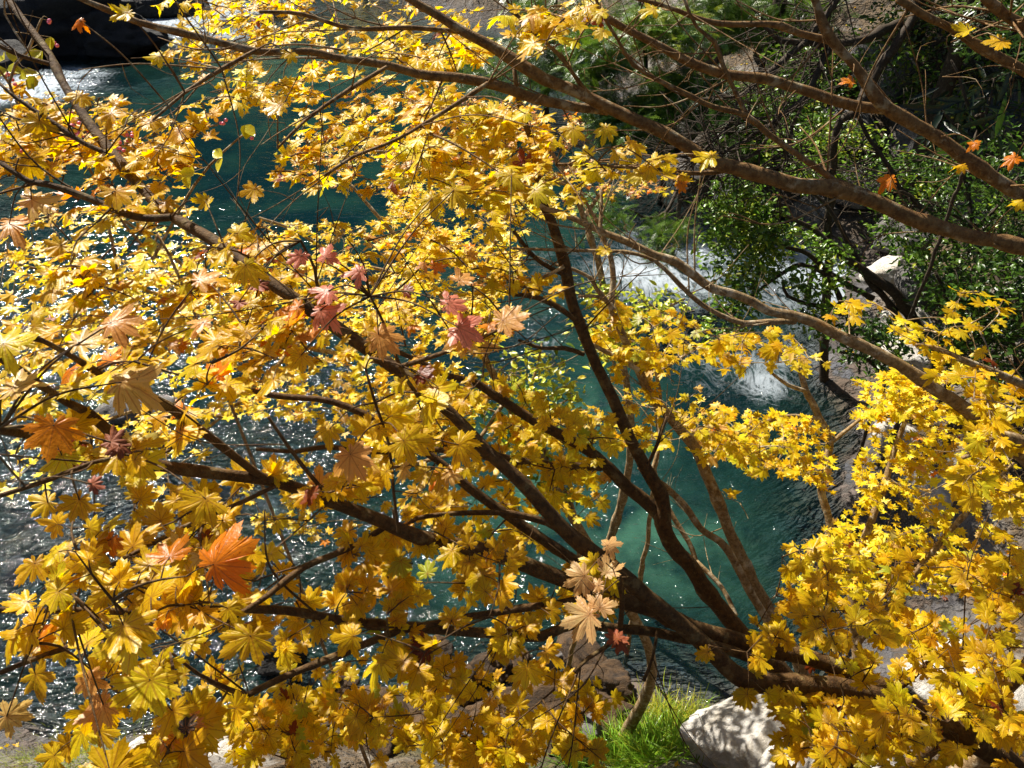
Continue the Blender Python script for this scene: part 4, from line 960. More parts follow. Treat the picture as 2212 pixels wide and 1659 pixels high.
# ---- 7: two farther small-leaved maples behind the near boughs
K = Maple("distant maple with masses of tiny pale yellow leaves behind the near boughs", M['bark_pale'], M['maple_far'])
K.bough([(1330, 1260, 9), (1240, 1120, 9), (1150, 960, 8), (1090, 860, 8), (1046, 775, 8), (1000, 700, 7), (940, 620, 6), (880, 540, 5), (820, 470, 4), (760, 400, 3)], 7.0, 6.6)
K.bough([(1090, 860, 6), (1000, 850, 6), (880, 800, 6), (760, 770, 5), (640, 745, 5), (480, 700, 4), (350, 640, 3)], 6.8, 6.2)
K.bough([(1000, 700, 6), (1040, 600, 5), (1080, 500, 5), (1120, 420, 4), (1150, 360, 3)], 6.7, 6.6)
K.bough([(940, 620, 5), (850, 590, 4), (740, 560, 4), (640, 500, 3), (560, 470, 3)], 6.7, 6.4)
K.bough([(640, 745, 5), (560, 830, 4), (480, 900, 3), (400, 960, 3)], 6.5, 6.0)
K.bough([(1090, 870, 5), (1020, 960, 4), (900, 1000, 4), (760, 1020, 3)], 6.9, 6.4)
K.bough([(350, 640, 4), (240, 600, 4), (120, 590, 3), (0, 560, 3)], 6.2, 5.2)
K.bough([(480, 900, 4), (330, 880, 4), (180, 920, 3), (40, 900, 3)], 6.0, 4.8)
K.bough([(640, 745, 4), (500, 690, 4), (380, 560, 3), (260, 470, 3)], 6.5, 5.6)
K.trunk_to_ground(0); K.nodes(); K.holes = HOLES[:2] + [HOLES[3]] + HOLES[4:6]
K.fill([(820, 400), (1120, 380), (1250, 440), (1180, 560), (1100, 600), (900, 560)], 230, (2.6, 3.5), .095, PAL_FAR, (-.1, .05, 1), .3, (4, 7), .07)
K.fill([(560, 480), (900, 480), (1080, 600), (1130, 700), (1060, 780), (900, 740), (700, 720), (560, 620)], 290, (2.7, 3.6), .095, PAL_FAR, (-.1, .05, 1), .3, (4, 7), .07)
K.fill([(250, 560), (560, 520), (600, 760), (420, 760), (250, 680)], 80, 6.0, .095, PAL_FAR, (-.15, 0, 1), .3, (4, 7), .07)
K.fill([(560, 740), (900, 760), (1060, 820), (1000, 960), (800, 960), (600, 900), (420, 900)], 150, (3.2, 4.0), .095, PAL_FAR, (-.1, 0, 1), .3, (4, 7), .07)
K.fill([(480, 1000), (700, 1000), (860, 1140), (600, 1200)], 20, 5.5, .09, PAL_FAR, (-.1, 0, 1), .3, (4, 6), .07)
K.fill([(0, 440), (420, 430), (600, 560), (560, 760), (0, 760)], 120, (1.7, 2.9), .10, PAL_YEL, (-.2, .05, 1), .26, (4, 7), .1)
K.fill([(0, 760), (420, 780), (560, 960), (420, 1130), (0, 1100)], 40, (2.6, 3.4), .098, PAL_YEL, (-.15, 0, 1), .28, (4, 6), .1)
K.build(0)
L2 = Maple("distant maple with brown tinged leaves at upper centre behind the yellow sprays", M['bark_pale'], M['maple_far'])
L2.bough([(1290, 560, 7), (1262, 470, 6), (1235, 400, 6), (1190, 330, 5), (1120, 260, 4), (1050, 230, 3)], 8.6, 8.4)
L2.bough([(1235, 400, 5), (1150, 380, 5), (1040, 350, 4), (900, 330, 3), (780, 330, 3), (680, 350, 2)], 8.5, 8.0)
L2.bough([(1262, 470, 5), (1310, 400, 4), (1350, 360, 3)], 8.6, 8.6)
L2.trunk_to_ground(0); L2.nodes(); L2.holes = [HOLES[3]]
BRN = [(YEL, 3), (TAN, 4), (PEACH, 2), (ORA, 1.5), (RUST, 1.2), (LEM, 2)]
L2.fill([(880, 200), (1240, 230), (1260, 340), (1220, 400), (900, 380)], 190, 8.3, .085, BRN, (-.1, .05, 1), .35, (4, 7), .05)
L2.fill([(580, 300), (900, 260), (900, 420), (640, 420)], 70, 8.0, .085, BRN, (-.1, .05, 1), .35, (4, 6), .05)
L2.fill([(1220, 330), (1420, 370), (1450, 420), (1260, 440)], 44, 8.6, .085, BRN, (-.1, .05, 1), .35, (4, 6), .05)
L2.build(0)

# ------------------------------------------------------------------ bushes and evergreens
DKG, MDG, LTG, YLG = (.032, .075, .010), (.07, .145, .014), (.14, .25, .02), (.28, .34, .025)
def bush(label, cat, name, base_px, limbs, fills, variants, mat, bark, pal, size, group=None, nor=(0, 0, 1), tilt=.5, droop=.2, per=14, spread=.25, twig=.004):
    """limbs: list of [(px,py,halfpx)], depth pair; fills: (polygon, clumps, depth)"""
    root = None; tb = Tubes(); lv = Leaves(); pts = []
    for (l, d0, d1) in limbs:
        a = np.array(l, float); f = np.linspace(0, 1, len(a)); d = d0 + (d1 - d0) * f
        P = np.array([W(a[i, 0], a[i, 1], d[i]) for i in range(len(a))]); Rr = a[:, 2] * d / FPX
        if l is limbs[0][0]:
            q = P[0].copy(); q[2] = th(q) - .1; base = q
            if P[0][2] > q[2] + .1: P = np.vstack([q, P]); Rr = np.concatenate([[Rr[0] * 1.3], Rr])
        Pp, Rp = smooth_path(P, Rr, .12)
        Pp = Pp + np.stack([fbm(np.arange(len(Pp)) * .3, np.zeros(len(Pp)) + k + len(pts), 20 + k, 3) - .5 for k in range(3)], 1) * .10
        tb.add(Pp, Rp, 7, .08, len(pts)); pts.append(Pp)
    NP = np.vstack(pts)
    for (poly, cnt, d, dj) in fills:
        poly = np.array(poly, float); lo = poly.min(0); hi = poly.max(0); k = 0; it = 0
        while k < cnt and it < cnt * 50:
            it += 1; px, py = rng.uniform(lo[0], hi[0]), rng.uniform(lo[1], hi[1])
            if not in_poly(px, py, poly): continue
            dd = d * (1 + rng.uniform(-dj, dj)); P = W(px, py, dd)
            g_ = th(P)
            if P[2] < max(g_, 0) + .12: P[2] = max(g_, 0) + .12 + rng.uniform(0, .3)
            k += 1
            q = NP[int(np.argmin(np.linalg.norm(NP - P, axis=1)))]
            vec = P - q; ln = np.linalg.norm(vec)
            pp, rp = smooth_path([q, q + vec * .5 + np.array([0, 0, .08 * ln]), P], [twig * 1.6, twig, twig * .5], max(.1, ln / 6)); tb.add(pp, rp, 4)
            if ln > .15: NP = np.vstack([NP, pp[2::3]])
            h = unit(vec * np.array([1, 1, .3]) + rng.normal(0, .2, 3))
            cs = np.array(pick(pal))
            for _ in range(per):
                dv = unit(h * .7 + rng.normal(0, .7, 3) - np.array([0, 0, droop]))
                nn = unit(np.array(nor) + rng.normal(0, tilt, 3))
                lv.add(P + rng.normal(0, spread * .45, 3) * np.array([1, 1, .55]), dv, nn, size * rng.uniform(.7, 1.25), np.clip(cs * rng.normal(1, .15), .004, .9))
    root = empty(name, base); tag(root, label, cat, group)
    o = tb.build("stems", bark, root, base); lv.build("foliage", variants, mat, root, base); return root
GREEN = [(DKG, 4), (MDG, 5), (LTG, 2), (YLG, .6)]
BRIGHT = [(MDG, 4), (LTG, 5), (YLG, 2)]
EV = "evergreens on the right bank"
bush("leaning evergreen tree with dark twisted limbs and glossy leaves over the white water", "tree", "evergreen_tree", None,
     [([(2020, 780, 12), (1972, 690, 12), (1952, 660, 12), (1919, 626, 11), (1876, 593, 10), (1826, 553, 8), (1760, 500, 6), (1700, 470, 4), (1620, 430, 2)], 12.5, 11.5),
      ([(1950, 706, 8), (1916, 653, 7), (1889, 620, 7), (1859, 573, 6), (1820, 500, 5), (1780, 440, 4), (1740, 400, 2)], 12.4, 11.8),
      ([(1880, 645, 7), (1846, 623, 6), (1809, 596, 6), (1749, 553, 5), (1690, 530, 4), (1640, 520, 2)], 12.3, 11.5),
      ([(1835, 720, 6), (1822, 660, 6), (1790, 600, 5), (1730, 575, 5), (1680, 600, 4), (1620, 640, 3), (1580, 680, 2)], 12.2, 11.5),
      ([(1820, 655, 5), (1760, 660, 5), (1700, 640, 4), (1690, 610, 3)], 12.2, 11.8)],
     [([(1530, 390), (1620, 390), (1700, 470), (1680, 560), (1600, 640), (1540, 600), (1520, 480)], 150, 11.6, .05), ([(1640, 480), (1860, 520), (1840, 620), (1740, 640), (1640, 560)], 70, 11.9, .05),
      ([(1560, 620), (1640, 600), (1620, 720), (1520, 760), (1500, 700)], 36, 11.6, .04), ([(1720, 640), (1830, 660), (1830, 720), (1740, 720)], 20, 12, .04)],
     OVAL, M['evergreen'], M['bark_dark'], BRIGHT, .11, EV)
bush("broadleaf evergreen shrub with sunlit tufts behind the fork of the upper bough", "shrub", "evergreen_shrub", None,
     [([(1800, 330, 5), (1790, 250, 5), (1760, 180, 4), (1740, 120, 2)], 22, 21), ([(1790, 250, 4), (1840, 180, 4), (1880, 110, 2)], 21.5, 21)],
     [([(1680, 90), (1850, 80), (1960, 160), (1900, 220), (1760, 200), (1660, 160)], 110, 20.5, .06), ([(1640, 190), (1780, 200), (1780, 290), (1660, 290)], 70, 19, .06)],
     OVAL, M['evergreen'], M['bark_dark'], GREEN, .17, EV, per=16, spread=.5)
bush("dense dark evergreen shrub filling the middle of the right edge", "shrub", "evergreen_shrub", None,
     [([(2080, 640, 6), (2070, 560, 6), (2040, 480, 5), (2010, 420, 3)], 14.5, 14), ([(2075, 570, 5), (2130, 490, 4), (2180, 430, 3)], 14.5, 14.5)],
     [([(1880, 330), (2060, 330), (2180, 400), (2212, 560), (2060, 640), (1900, 520)], 200, 14, .06)], OVAL, M['evergreen'], M['bark_dark'], GREEN, .12, EV, per=15, spread=.35)
bush("evergreen shrub with many thin stems and yellow flecked leaves in the upper right corner", "shrub", "evergreen_shrub", None,
     [([(2030, 270, 6), (2040, 190, 6), (2060, 110, 5), (2070, 30, 4), (2080, -40, 3)], 19, 18.5), ([(2040, 230, 5), (1990, 150, 4), (1970, 80, 4), (1980, 0, 3)], 19, 18.5), ([(2035, 240, 5), (2110, 170, 4), (2160, 90, 3)], 19, 18.5)],
     [([(1880, -20), (2212, -20), (2212, 250), (2060, 280), (1920, 200)], 210, 18.5, .07)], OVAL, M['evergreen'], M['bark_dark'], GREEN + [((.32, .30, .02), 2)], .15, EV, per=14, spread=.5)
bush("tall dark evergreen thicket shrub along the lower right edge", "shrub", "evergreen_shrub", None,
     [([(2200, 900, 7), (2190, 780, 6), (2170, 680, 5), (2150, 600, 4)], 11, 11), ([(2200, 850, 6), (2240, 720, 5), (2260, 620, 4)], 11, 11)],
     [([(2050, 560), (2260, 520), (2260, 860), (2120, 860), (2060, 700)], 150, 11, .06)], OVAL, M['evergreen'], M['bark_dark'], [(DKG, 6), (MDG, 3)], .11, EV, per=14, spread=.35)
bush("small evergreen shrub hanging over the dark water right of the maple tiers", "shrub", "evergreen_shrub", None,
     [([(1960, 860, 5), (1900, 800, 5), (1850, 770, 4), (1810, 760, 2)], 11.5, 11), ([(1900, 800, 4), (1890, 740, 3), (1870, 720, 2)], 11.3, 11)],
     [([(1790, 720), (1900, 690), (1960, 760), (1930, 830), (1830, 810)], 60, 11, .05)], OVAL, M['evergreen'], M['bark_dark'], [(DKG, 4), (MDG, 4), (LTG, 1)], .10, EV, per=13, spread=.3)
CY = "cypress saplings on the rocks"
bush("drooping cypress with blue green sprays beside the grey boulders", "tree", "cypress_tree", None,
     [([(1440, 330, 6), (1430, 250, 6), (1400, 170, 5), (1390, 80, 4), (1380, 0, 3)], 21, 20), ([(1430, 250, 4), (1500, 200, 3), (1560, 180, 2)], 20.8, 20), ([(1400, 170, 4), (1330, 130, 3), (1270, 110, 2)], 20.5, 20), ([(1430, 260, 4), (1370, 250, 3), (1310, 270, 2)], 20.8, 20)],
     [([(1350, 20), (1500, 20), (1520, 100), (1400, 120)], 70, 20, .05), ([(1240, 60), (1350, 80), (1330, 200), (1250, 180)], 66, 20, .05), ([(1400, 150), (1580, 160), (1560, 240), (1400, 260)], 100, 20, .05), ([(1270, 200), (1460, 230), (1440, 300), (1300, 300)], 80, 20, .05)],
     FROND, M['evergreen'], M['bark_dark'], [(MDG, 3), (LTG, 3), ((.06, .13, .06), 3), (YLG, 2), (LTG, 3)], .34, CY, tilt=.5, droop=.8, per=22, spread=.55)
bush("feathery cypress hanging over the top boulders between the two upper boughs", "tree", "cypress_tree", None,
     [([(1690, 140, 6), (1680, 80, 6), (1660, 20, 5), (1650, -50, 3)], 23, 22), ([(1680, 80, 4), (1610, 50, 3), (1540, 40, 2)], 22.8, 22), ([(1685, 100, 4), (1740, 60, 3), (1790, 40, 2)], 22.8, 22.5)],
     [([(1490, -20), (1650, -20), (1640, 90), (1500, 90)], 70, 22, .05), ([(1640, -20), (1800, -20), (1790, 80), (1680, 90)], 60, 22.3, .05), ([(1560, 210), (1680, 220), (1660, 330), (1540, 330)], 60, 19.5, .05)],
     FROND, M['evergreen'], M['bark_dark'], [(MDG, 4), (LTG, 3), (DKG, 2)], .36, CY, tilt=.5, droop=.8, per=20, spread=.55)
bush("dark cypress above the upper centre pool behind the yellow leaves", "tree", "cypress_tree", None,
     [([(1180, 200, 6), (1190, 130, 6), (1200, 60, 5), (1200, -20, 3)], 26, 26)],
     [([(930, 120), (1060, 100), (1240, 60), (1260, 200), (1100, 210), (940, 180)], 60, 25.5, .05), ([(1100, -20), (1300, -20), (1280, 80), (1140, 80)], 40, 25.5, .05)],
     FROND, M['evergreen'], M['bark_dark'], [(DKG, 2), (MDG, 4), (LTG, 2)], .40, CY, tilt=.5, droop=.8, per=20, spread=.7)
bush("low cypress sprig dipping over the dark water below the tan maple leaves", "tree", "cypress_tree", None,
     [([(1470, 420, 4), (1440, 460, 4), (1400, 470, 3), (1350, 450, 2)], 17, 16), ([(1440, 460, 3), (1430, 500, 3), (1420, 540, 2)], 16.5, 16)],
     [([(1270, 430), (1360, 420), (1340, 490), (1280, 500)], 20, 16, .04), ([(1390, 480), (1480, 480), (1450, 560), (1400, 560)], 18, 16, .04)],
     FROND, M['evergreen'], M['bark_dark'], [(DKG, 1), (MDG, 4), (LTG, 3)], .26, CY, tilt=.5, droop=.8, per=16, spread=.4)
bush("shade-dark bamboo clump with hanging strap leaves in the upper right", "bamboo", "bamboo_clump", None,
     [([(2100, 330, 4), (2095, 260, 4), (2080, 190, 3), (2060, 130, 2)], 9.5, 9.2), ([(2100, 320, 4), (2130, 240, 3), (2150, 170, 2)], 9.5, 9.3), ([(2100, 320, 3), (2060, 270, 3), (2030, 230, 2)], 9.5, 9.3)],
     [([(2020, 150), (2180, 130), (2190, 300), (2060, 300)], 16, 9.3, .04)], STRAP, M['evergreen'], M['bark_dark'], [((.010, .022, .010), 5), (DKG, .6)], .42, None, nor=(0, -.8, .5), tilt=.5, droop=1.0, per=4, spread=.25)  # near-black leaves: the clump's shade is put into its leaf colour
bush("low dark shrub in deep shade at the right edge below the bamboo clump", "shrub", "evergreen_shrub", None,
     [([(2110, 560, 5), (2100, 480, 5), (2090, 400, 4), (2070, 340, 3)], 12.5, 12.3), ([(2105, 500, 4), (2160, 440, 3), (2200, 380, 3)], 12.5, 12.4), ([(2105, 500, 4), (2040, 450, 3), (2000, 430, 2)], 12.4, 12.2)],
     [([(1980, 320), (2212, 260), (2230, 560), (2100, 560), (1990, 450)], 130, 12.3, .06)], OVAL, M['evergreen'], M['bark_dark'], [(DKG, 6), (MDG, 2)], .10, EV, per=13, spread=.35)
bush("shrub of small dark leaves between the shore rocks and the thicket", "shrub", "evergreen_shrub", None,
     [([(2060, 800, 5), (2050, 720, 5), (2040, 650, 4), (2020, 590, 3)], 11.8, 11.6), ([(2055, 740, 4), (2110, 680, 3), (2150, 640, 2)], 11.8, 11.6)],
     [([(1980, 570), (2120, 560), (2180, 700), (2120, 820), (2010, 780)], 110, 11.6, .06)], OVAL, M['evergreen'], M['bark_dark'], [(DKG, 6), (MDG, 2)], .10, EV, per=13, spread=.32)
bush("leafy evergreen shrub with yellowish tufts between the grey slabs under the upper right fork", "shrub", "evergreen_shrub", None,
     [([(1800, 430, 5), (1790, 370, 4), (1770, 310, 4), (1740, 270, 2)], 15.5, 15), ([(1795, 390, 4), (1850, 330, 3), (1880, 280, 2)], 15.5, 15.2), ([(1790, 380, 3), (1720, 350, 3), (1680, 330, 2)], 15.4, 15)],
     [([(1660, 280), (1780, 250), (1900, 270), (1900, 380), (1780, 420), (1670, 370)], 130, 15.1, .06)], OVAL, M['evergreen'], M['bark_dark'], [(MDG, 4), (LTG, 4), (YLG, 2)], .12, EV, per=12, spread=.38)
# bare dark limbs of a leafless tree behind the upper boughs
bt = Tubes(); bpth = [([(1800, 330, 8), (1850, 240, 9), (1900, 150, 10), (1960, 60, 10), (1979, 10, 10), (1990, -40, 9)], 12, 11.5), ([(1940, 45, 10), (1892, 70, 10), (1842, 87, 9), (1742, 90, 8), (1690, 85, 5), (1640, 60, 3)], 11.8, 11), ([(1842, 87, 8), (1792, 103, 8), (1769, 157, 7), (1732, 217, 7), (1686, 250, 5), (1640, 290, 3)], 11.6, 11),
       ([(1742, 90, 6), (1692, 127, 7), (1659, 157, 6), (1600, 200, 4), (1540, 210, 3)], 11.3, 11), ([(1746, 83, 6), (1786, 33, 7), (1819, -20, 6)], 11.3, 11), ([(1686, 250, 4), (1640, 330, 4), (1560, 360, 3), (1480, 420, 2)], 11.2, 11), ([(1732, 217, 4), (1700, 330, 3), (1690, 420, 2)], 11.2, 11),
       ([(1846, 240, 4), (1872, 290, 4), (1916, 357, 5), (1942, 407, 5), (1992, 460, 5)], 11.8, 12), ([(1600, 200, 3), (1560, 280, 3), (1500, 340, 2)], 11.1, 11), ([(1640, 290, 3), (1560, 330, 3), (1450, 340, 2)], 11.1, 11)]
base = None
for i, (l, d0, d1) in enumerate(bpth):
    a = np.array(l, float); d = np.linspace(d0, d1, len(a)); P = np.array([W(a[k, 0], a[k, 1], d[k]) for k in range(len(a))]); Rr = a[:, 2] * d / FPX
    if i == 0:
        base = P[0].copy(); base[0] += 1.0; base[2] = th(base) - .2; P = np.vstack([base, P]); Rr = np.concatenate([[Rr[0] * 1.6], Rr])
    Pp, Rp = smooth_path(P, Rr, .1); Pp = Pp + np.stack([fbm(np.arange(len(Pp)) * .25, np.zeros(len(Pp)) + k + i, 90 + k, 3) - .5 for k in range(3)], 1) * .12
    bt.add(Pp, Rp, 8, .1, i)
    for _ in range(30):
        k = rng.integers(len(Pp) // 3, len(Pp)); v = unit(rng.normal(0, 1, 3) * np.array([1, .6, .8]) + np.array([-.4, 0, -.2])) * rng.uniform(.4, 1.3)
        e = Pp[k] + v; m_ = Pp[k] + v * .5 + rng.normal(0, .08, 3); pp, rp = smooth_path([Pp[k], m_, e], [.012, .008, .003], .12); bt.add(pp, rp, 5)
        for _ in range(2):
            e2 = m_ + unit(v + rng.normal(0, .5, 3)) * rng.uniform(.2, .6); pp, rp = smooth_path([m_, (m_ + e2) / 2 + rng.normal(0, .03, 3), e2], [.006, .004, .002], .1); bt.add(pp, rp, 4)
rt = empty("bare_tree", base); tag(rt, "leafless tree with crooked dark limbs behind the upper right boughs", "tree"); bt.build("trunk", M['bark_dark'], rt, base)

# tall cedars on the right bank, their crowns high above the frame shade the bank
for k, (cx, cy, hh, lb) in enumerate([(9.5, 17.5, 13, "straight dark cedar trunk on the bank behind the dense evergreen shrub"), (11.5, 13.5, 12, "cedar trunk at the right edge behind the thicket shrub"), (7.4, 23.5, 14, "cedar trunk on the bank behind the bare tree"), (10.5, 21.5, 14, "cedar trunk behind the corner shrub"), (8.6, 11.0, 13, "cedar trunk close to the shore behind the maple tiers")]):
    b0 = np.array([cx, cy, th((cx, cy)) - .2]); tb = Tubes(); lv = Leaves()
    Pp, Rp = smooth_path([b0, b0 + [.1, 0, hh * .5], b0 + [0, .1, hh]], [.22, .15, .03], .5); tb.add(Pp, Rp, 10, .06, k)
    for _ in range(150):
        zz = rng.uniform(.42, 1) * hh; an = rng.uniform(0, 6.283); ln = (1.08 - zz / hh) * 4.6 * rng.uniform(.5, 1) + .3
        dv = np.array([math.cos(an), math.sin(an), -.1]); s0 = b0 + np.array([0, 0, zz]); e = s0 + dv * ln
        pp, rp = smooth_path([s0, s0 + dv * ln * .5 + [0, 0, .1], e], [.03, .02, .006], .6); tb.add(pp, rp, 5)
        for f in np.arange(.25, 1.01, .14):
            for _ in range(2): lv.add(s0 + dv * ln * f + rng.normal(0, .12, 3), unit(dv + rng.normal(0, .5, 3) - [0, 0, .4]), unit(np.array([0, 0, 1]) + rng.normal(0, .4, 3)), rng.uniform(.6, .95), pick([(DKG, 4), (MDG, 3)]))
    rt = empty("cedar_tree", b0); tag(rt, lb, "tree", "tall cedars on the right bank"); tb.build("trunk", M['bark_dark'], rt, b0); lv.build("crown", FROND, M['evergreen'], rt, b0)

# lime leaved saplings in the centre
LM = [(LIME, 4), (LTG, 2), ((.5, .5, .04), 3)]
VIN = "lime green saplings at the water"
for k, (lb, limbs, fills, d) in enumerate([
    ("lime green sapling with drooping leaflets left of the slender stem", [([(1250, 1160, 5), (1190, 1010, 5), (1150, 900, 4), (1160, 800, 3), (1180, 740, 2)], 7.2, 7.0), ([(1190, 1010, 4), (1110, 920, 3), (1050, 880, 2)], 7.1, 7), ([(1160, 900, 3), (1230, 860, 2)], 7, 7)],
     [([(1040, 800), (1180, 740), (1250, 800), (1250, 900), (1150, 960), (1040, 930)], 80, 7.0, .05), ([(1100, 960), (1250, 940), (1240, 1080), (1130, 1060)], 30, 7.0, .05)], 7),
    ("lime green sapling right of the slender stem near the foam", [([(1420, 1000, 5), (1400, 850, 4), (1370, 740, 4), (1340, 660, 3), (1310, 630, 2)], 8.0, 7.8), ([(1370, 740, 3), (1420, 680, 3), (1480, 650, 2)], 7.9, 7.8), ([(1350, 700, 3), (1300, 720, 2)], 7.9, 7.8)],
     [([(1260, 620), (1360, 620), (1450, 640), (1490, 660), (1420, 700), (1300, 700)], 44, 7.8, .05), ([(1260, 700), (1360, 720), (1400, 760), (1290, 770)], 24, 7.8, .05)], 7.8)]):
    bush(lb, "sapling", "green_sapling", None, limbs, fills, OVAL, M['evergreen'], M['bark_pale'], LM, .085, VIN, tilt=.5, droop=.5, per=9, spread=.22)

# spindle shrub at the left with pink berries and pale stems
spd = [([(430, 700, 3), (330, 560, 3), (250, 460, 3), (190, 360, 3), (150, 300, 2)], 3.2, 2.9), ([(250, 460, 3), (300, 350, 2), (380, 290, 2), (470, 270, 2)], 3.1, 3.0), ([(330, 560, 3), (420, 400, 3), (480, 330, 2), (540, 280, 2)], 3.1, 3.0), ([(190, 360, 2), (110, 320, 2), (40, 300, 2)], 3.0, 2.9), ([(190, 360, 2), (210, 290, 2), (240, 270, 2)], 3.0, 2.9),
       ([(100, 330, 2), (20, 180, 3), (60, 110, 3), (90, 40, 2)], 2.9, 2.8), ([(20, 180, 3), (-10, 140, 2)], 2.9, 2.8), ([(60, 110, 2), (10, 30, 2), (15, -20, 2)], 2.85, 2.8), ([(255, 640, 2), (250, 560, 3), (230, 470, 2)], 3.2, 3.1)]
tb = Tubes(); pts = []
for i, (l, d0, d1) in enumerate(spd):
    a = np.array(l, float); d = np.linspace(d0, d1, len(a)); P = np.array([W(a[k, 0], a[k, 1], d[k]) for k in range(len(a))]); Rr = np.maximum(a[:, 2], 2.2) * d / FPX
    if i == 0:
        base = P[0] + np.array([.6, -.6, 0]); base[2] = th(base) - .1; P = np.vstack([base, P]); Rr = np.concatenate([[.012], Rr])
    Pp, Rp = smooth_path(P, Rr, .06); tb.add(Pp, Rp, 6, .06, i); pts.append(Pp)
NP = np.vstack(pts); lv = Leaves(); berries = []
for (px, py, sx, sy, n) in [(170, 290, 34, 26, 36), (240, 310, 30, 14, 20), (480, 265, 8, 4, 3), (110, 45, 4, 4, 2), (118, 95, 4, 4, 2), (20, 170, 16, 12, 5), (45, 320, 8, 8, 4), (275, 285, 12, 8, 5), (540, 285, 20, 10, 4), (135, 330, 10, 6, 4)]:
    for _ in range(n):
        P = W(px + rng.normal(0, sx * .7), py + rng.normal(0, sy * .7), 2.95 + rng.normal(0, .05)); q = NP[int(np.argmin(np.linalg.norm(NP - P, axis=1)))]
        pp, rp = smooth_path([q, q * .5 + P * .5 + [0, 0, .012], P + [0, 0, .006]], [.0012, .0009, .0007], .05); tb.add(pp, rp, 4); berries.append(P)
for (px, py) in [(30, 135), (10, 128), (15, 150), (45, 160), (75, 165), (405, 375), (265, 270), (480, 340), (335, 520), (320, 460), (90, 110), (420, 370), (530, 270), (110, 80)]:
    P = W(px, py, 2.9); q = NP[int(np.argmin(np.linalg.norm(NP - P, axis=1)))]; tb.add(*smooth_path([q, q * .5 + P * .5, P], [.0014, .001, .0008], .05), 4)
    for _ in range(2): lv.add(P, unit(np.array([rng.normal(), rng.normal(), -.5])), unit(np.array([rng.normal(0, .5), -.5, .7])), .06, (.55, .5, .02))
rt = empty("spindle_shrub", base); tag(rt, "pale stemmed shrub with pink berries and lime leaves in the upper left", "shrub")
tb.build("stems", M['bark_pale'], rt, base); lv.build("foliage", ROUND, M['evergreen'], rt, base)
Vb, Tb = ico(2); bm_ = raw_mesh("berry", Vb * np.array([.0078, .0078, .0072]), Tb, M['berry'])
for P in berries[:90]:
    o = link("berry", bm_, rt); o.location = tuple(P - base)

# far bank trees at the top edge
for k, (px, py, lb) in enumerate([(520, 20, "far yellow maple on the opposite bank at the top left of centre"), (760, 5, "far yellow maple on the opposite bank at the top centre"), (1010, 10, "far yellow maple on the opposite bank right of top centre")]):
    b0 = G(px, py); b0 = np.array([b0[0], b0[1] + 3, 0]); b0[2] = th(b0) - .2
    tb = Tubes(); lv = Leaves(); Pp, Rp = smooth_path([b0, b0 + [.4, -.3, 2.2], b0 + [.2, -.8, 4.6]], [.16, .11, .03], .3); tb.add(Pp, Rp, 8, .08, k)
    for _ in range(46):
        q = Pp[rng.integers(3, len(Pp))]; e = q + np.array([rng.normal(0, 1.7), rng.normal(-.6, 1.4), rng.normal(.1, .5)]); pp, rp = smooth_path([q, (q + e) / 2 + [0, 0, .15], e], [.03, .02, .008], .4); tb.add(pp, rp, 5)
        for _ in range(34): lv.add(pp[rng.integers(2, len(pp))] + rng.normal(0, .32, 3) * np.array([1, 1, .35]), unit(rng.normal(0, 1, 3)), unit(np.array([0, 0, 1]) + rng.normal(0, .35, 3)), rng.uniform(.07, .10), pick(PAL_YEL))
    rt = empty("maple_tree", b0); tag(rt, lb, "tree", "maples on the opposite bank"); tb.build("trunk", M['bark'], rt, b0); lv.build("crown", MAP[0], M['maple_far'], rt, b0)

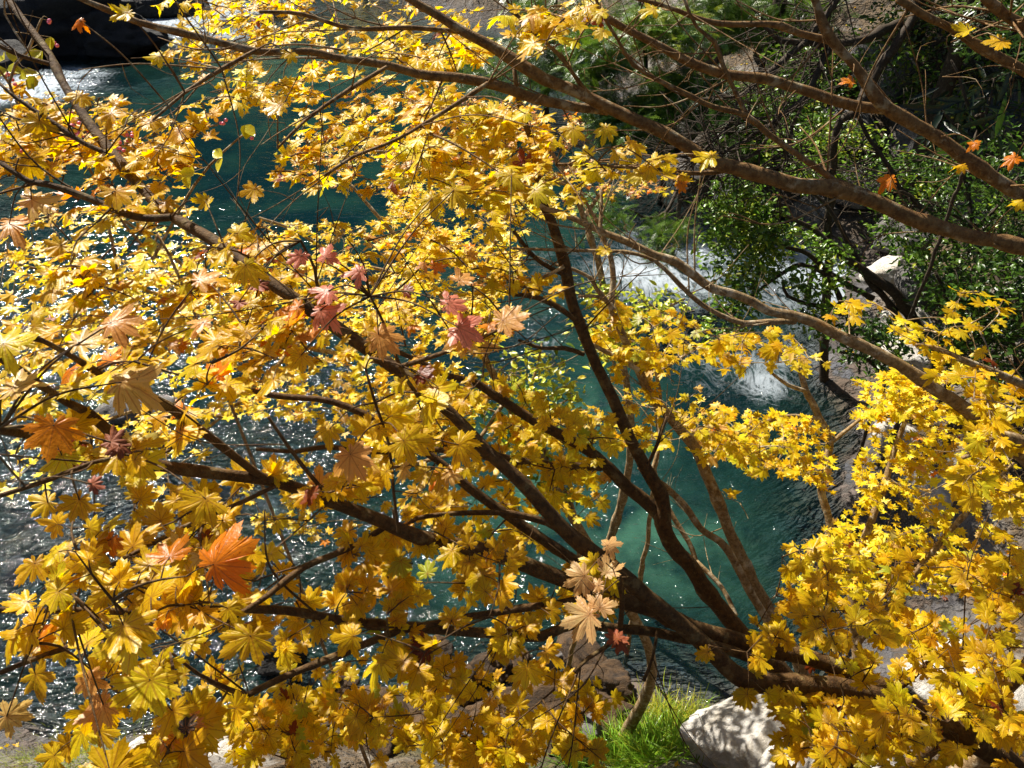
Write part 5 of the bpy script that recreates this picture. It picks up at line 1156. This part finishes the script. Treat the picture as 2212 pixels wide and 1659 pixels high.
# ------------------------------------------------------------------ grass, moss, litter
def grass_tuft(px, py, rad, hgt, n, pal, label, name="grass_tuft"):
    b0 = on(px, py); lv = Leaves()
    for _ in range(n):
        p = b0 + np.array([rng.normal(0, rad * .5), rng.normal(0, rad * .4), 0]); p[2] = max(th(p), 0) - .01
        out = unit(np.array([p[0] - b0[0], p[1] - b0[1], 0]) / rad + rng.normal(0, .25, 3) * np.array([1, 1, 0]) + np.array([-.2, -.1, 1.1]))
        lv.add(p, out, unit(np.array([rng.normal(), rng.normal(), .6])), hgt * rng.uniform(.6, 1.15), pick(pal))
    rt = empty(name, b0); tag(rt, label, "grass"); lv.build("blades", BLADE, M['evergreen'], rt, b0)
def blade_variant(r_):
    V = []; c = r_.uniform(.15, .6)
    for yy, ww in ((0, .022), (.35, .020), (.7, .013), (1.0, .001)):
        V += [(-ww, yy, -c * yy * yy), (ww, yy, -c * yy * yy)]
    T = []
    for i in range(3): a_ = i * 2; T += [(a_, a_ + 1, a_ + 3), (a_, a_ + 3, a_ + 2)]
    V = np.array(V, float); return V, np.array(T), V[:, :2].copy()
BLADE = [blade_variant(vr) for _ in range(8)]
grass_tuft(1400, 1625, .5, .30, 2200, [((.22, .42, .03), 5), (LTG, 3), (YLG, 2)], "bright green grass tuft left of the big white boulder")
grass_tuft(1465, 1550, .5, .22, 1300, [((.40, .38, .03), 4), (YLG, 4), (LTG, 2)], "low yellow green tuft at the waterline behind the bright one")
grass_tuft(1060, 1660, .25, .25, 300, [(LTG, 4), (MDG, 4)], "small grass tuft at the bottom edge left of the boulder")
grass_tuft(560, 1590, .26, .2, 600, [(LTG, 3), (YLG, 4)], "short grass tuft beside the pale stones at lower left")
grass_tuft(130, 1650, .95, .11, 3200, [((.36, .38, .03), 6), (YLG, 3), (LTG, 1)], "mossy low grass mat in the lower left corner")
grass_tuft(1250, 1655, .2, .24, 200, [(LTG, 4), (MDG, 4)], "thin grass tuft between the brown rocks")
# fallen leaves on the banks
lv = Leaves(); cnt = 0
while cnt < 2600:
    px, py = rng.uniform(0, 2212), rng.uniform(0, 1659)
    if rng.random() < .55: px, py = rng.uniform(1300, 2212), rng.uniform(0, 1659)
    p = G(px, py); k_ = 0
    X = rng.uniform(-6, 14), rng.uniform(3.2, 30); hh = th(X); cnt += 1
    if hh < .12: continue
    lv.add(np.array([X[0], X[1], hh + .015]), unit(rng.normal(0, 1, 3)), unit(np.array([0, 0, 1]) + rng.normal(0, .25, 3)), rng.uniform(.04, .065), pick([(GOLD, 3), (TAN, 4), (AMB, 3), (RUST, 4), (YEL, 2)]))
fl = lv.build("fallen_leaves", MAP[0], M['maple_far']); tag(fl, "scattered fallen maple leaves lying on the banks", "leaves", kind='stuff')
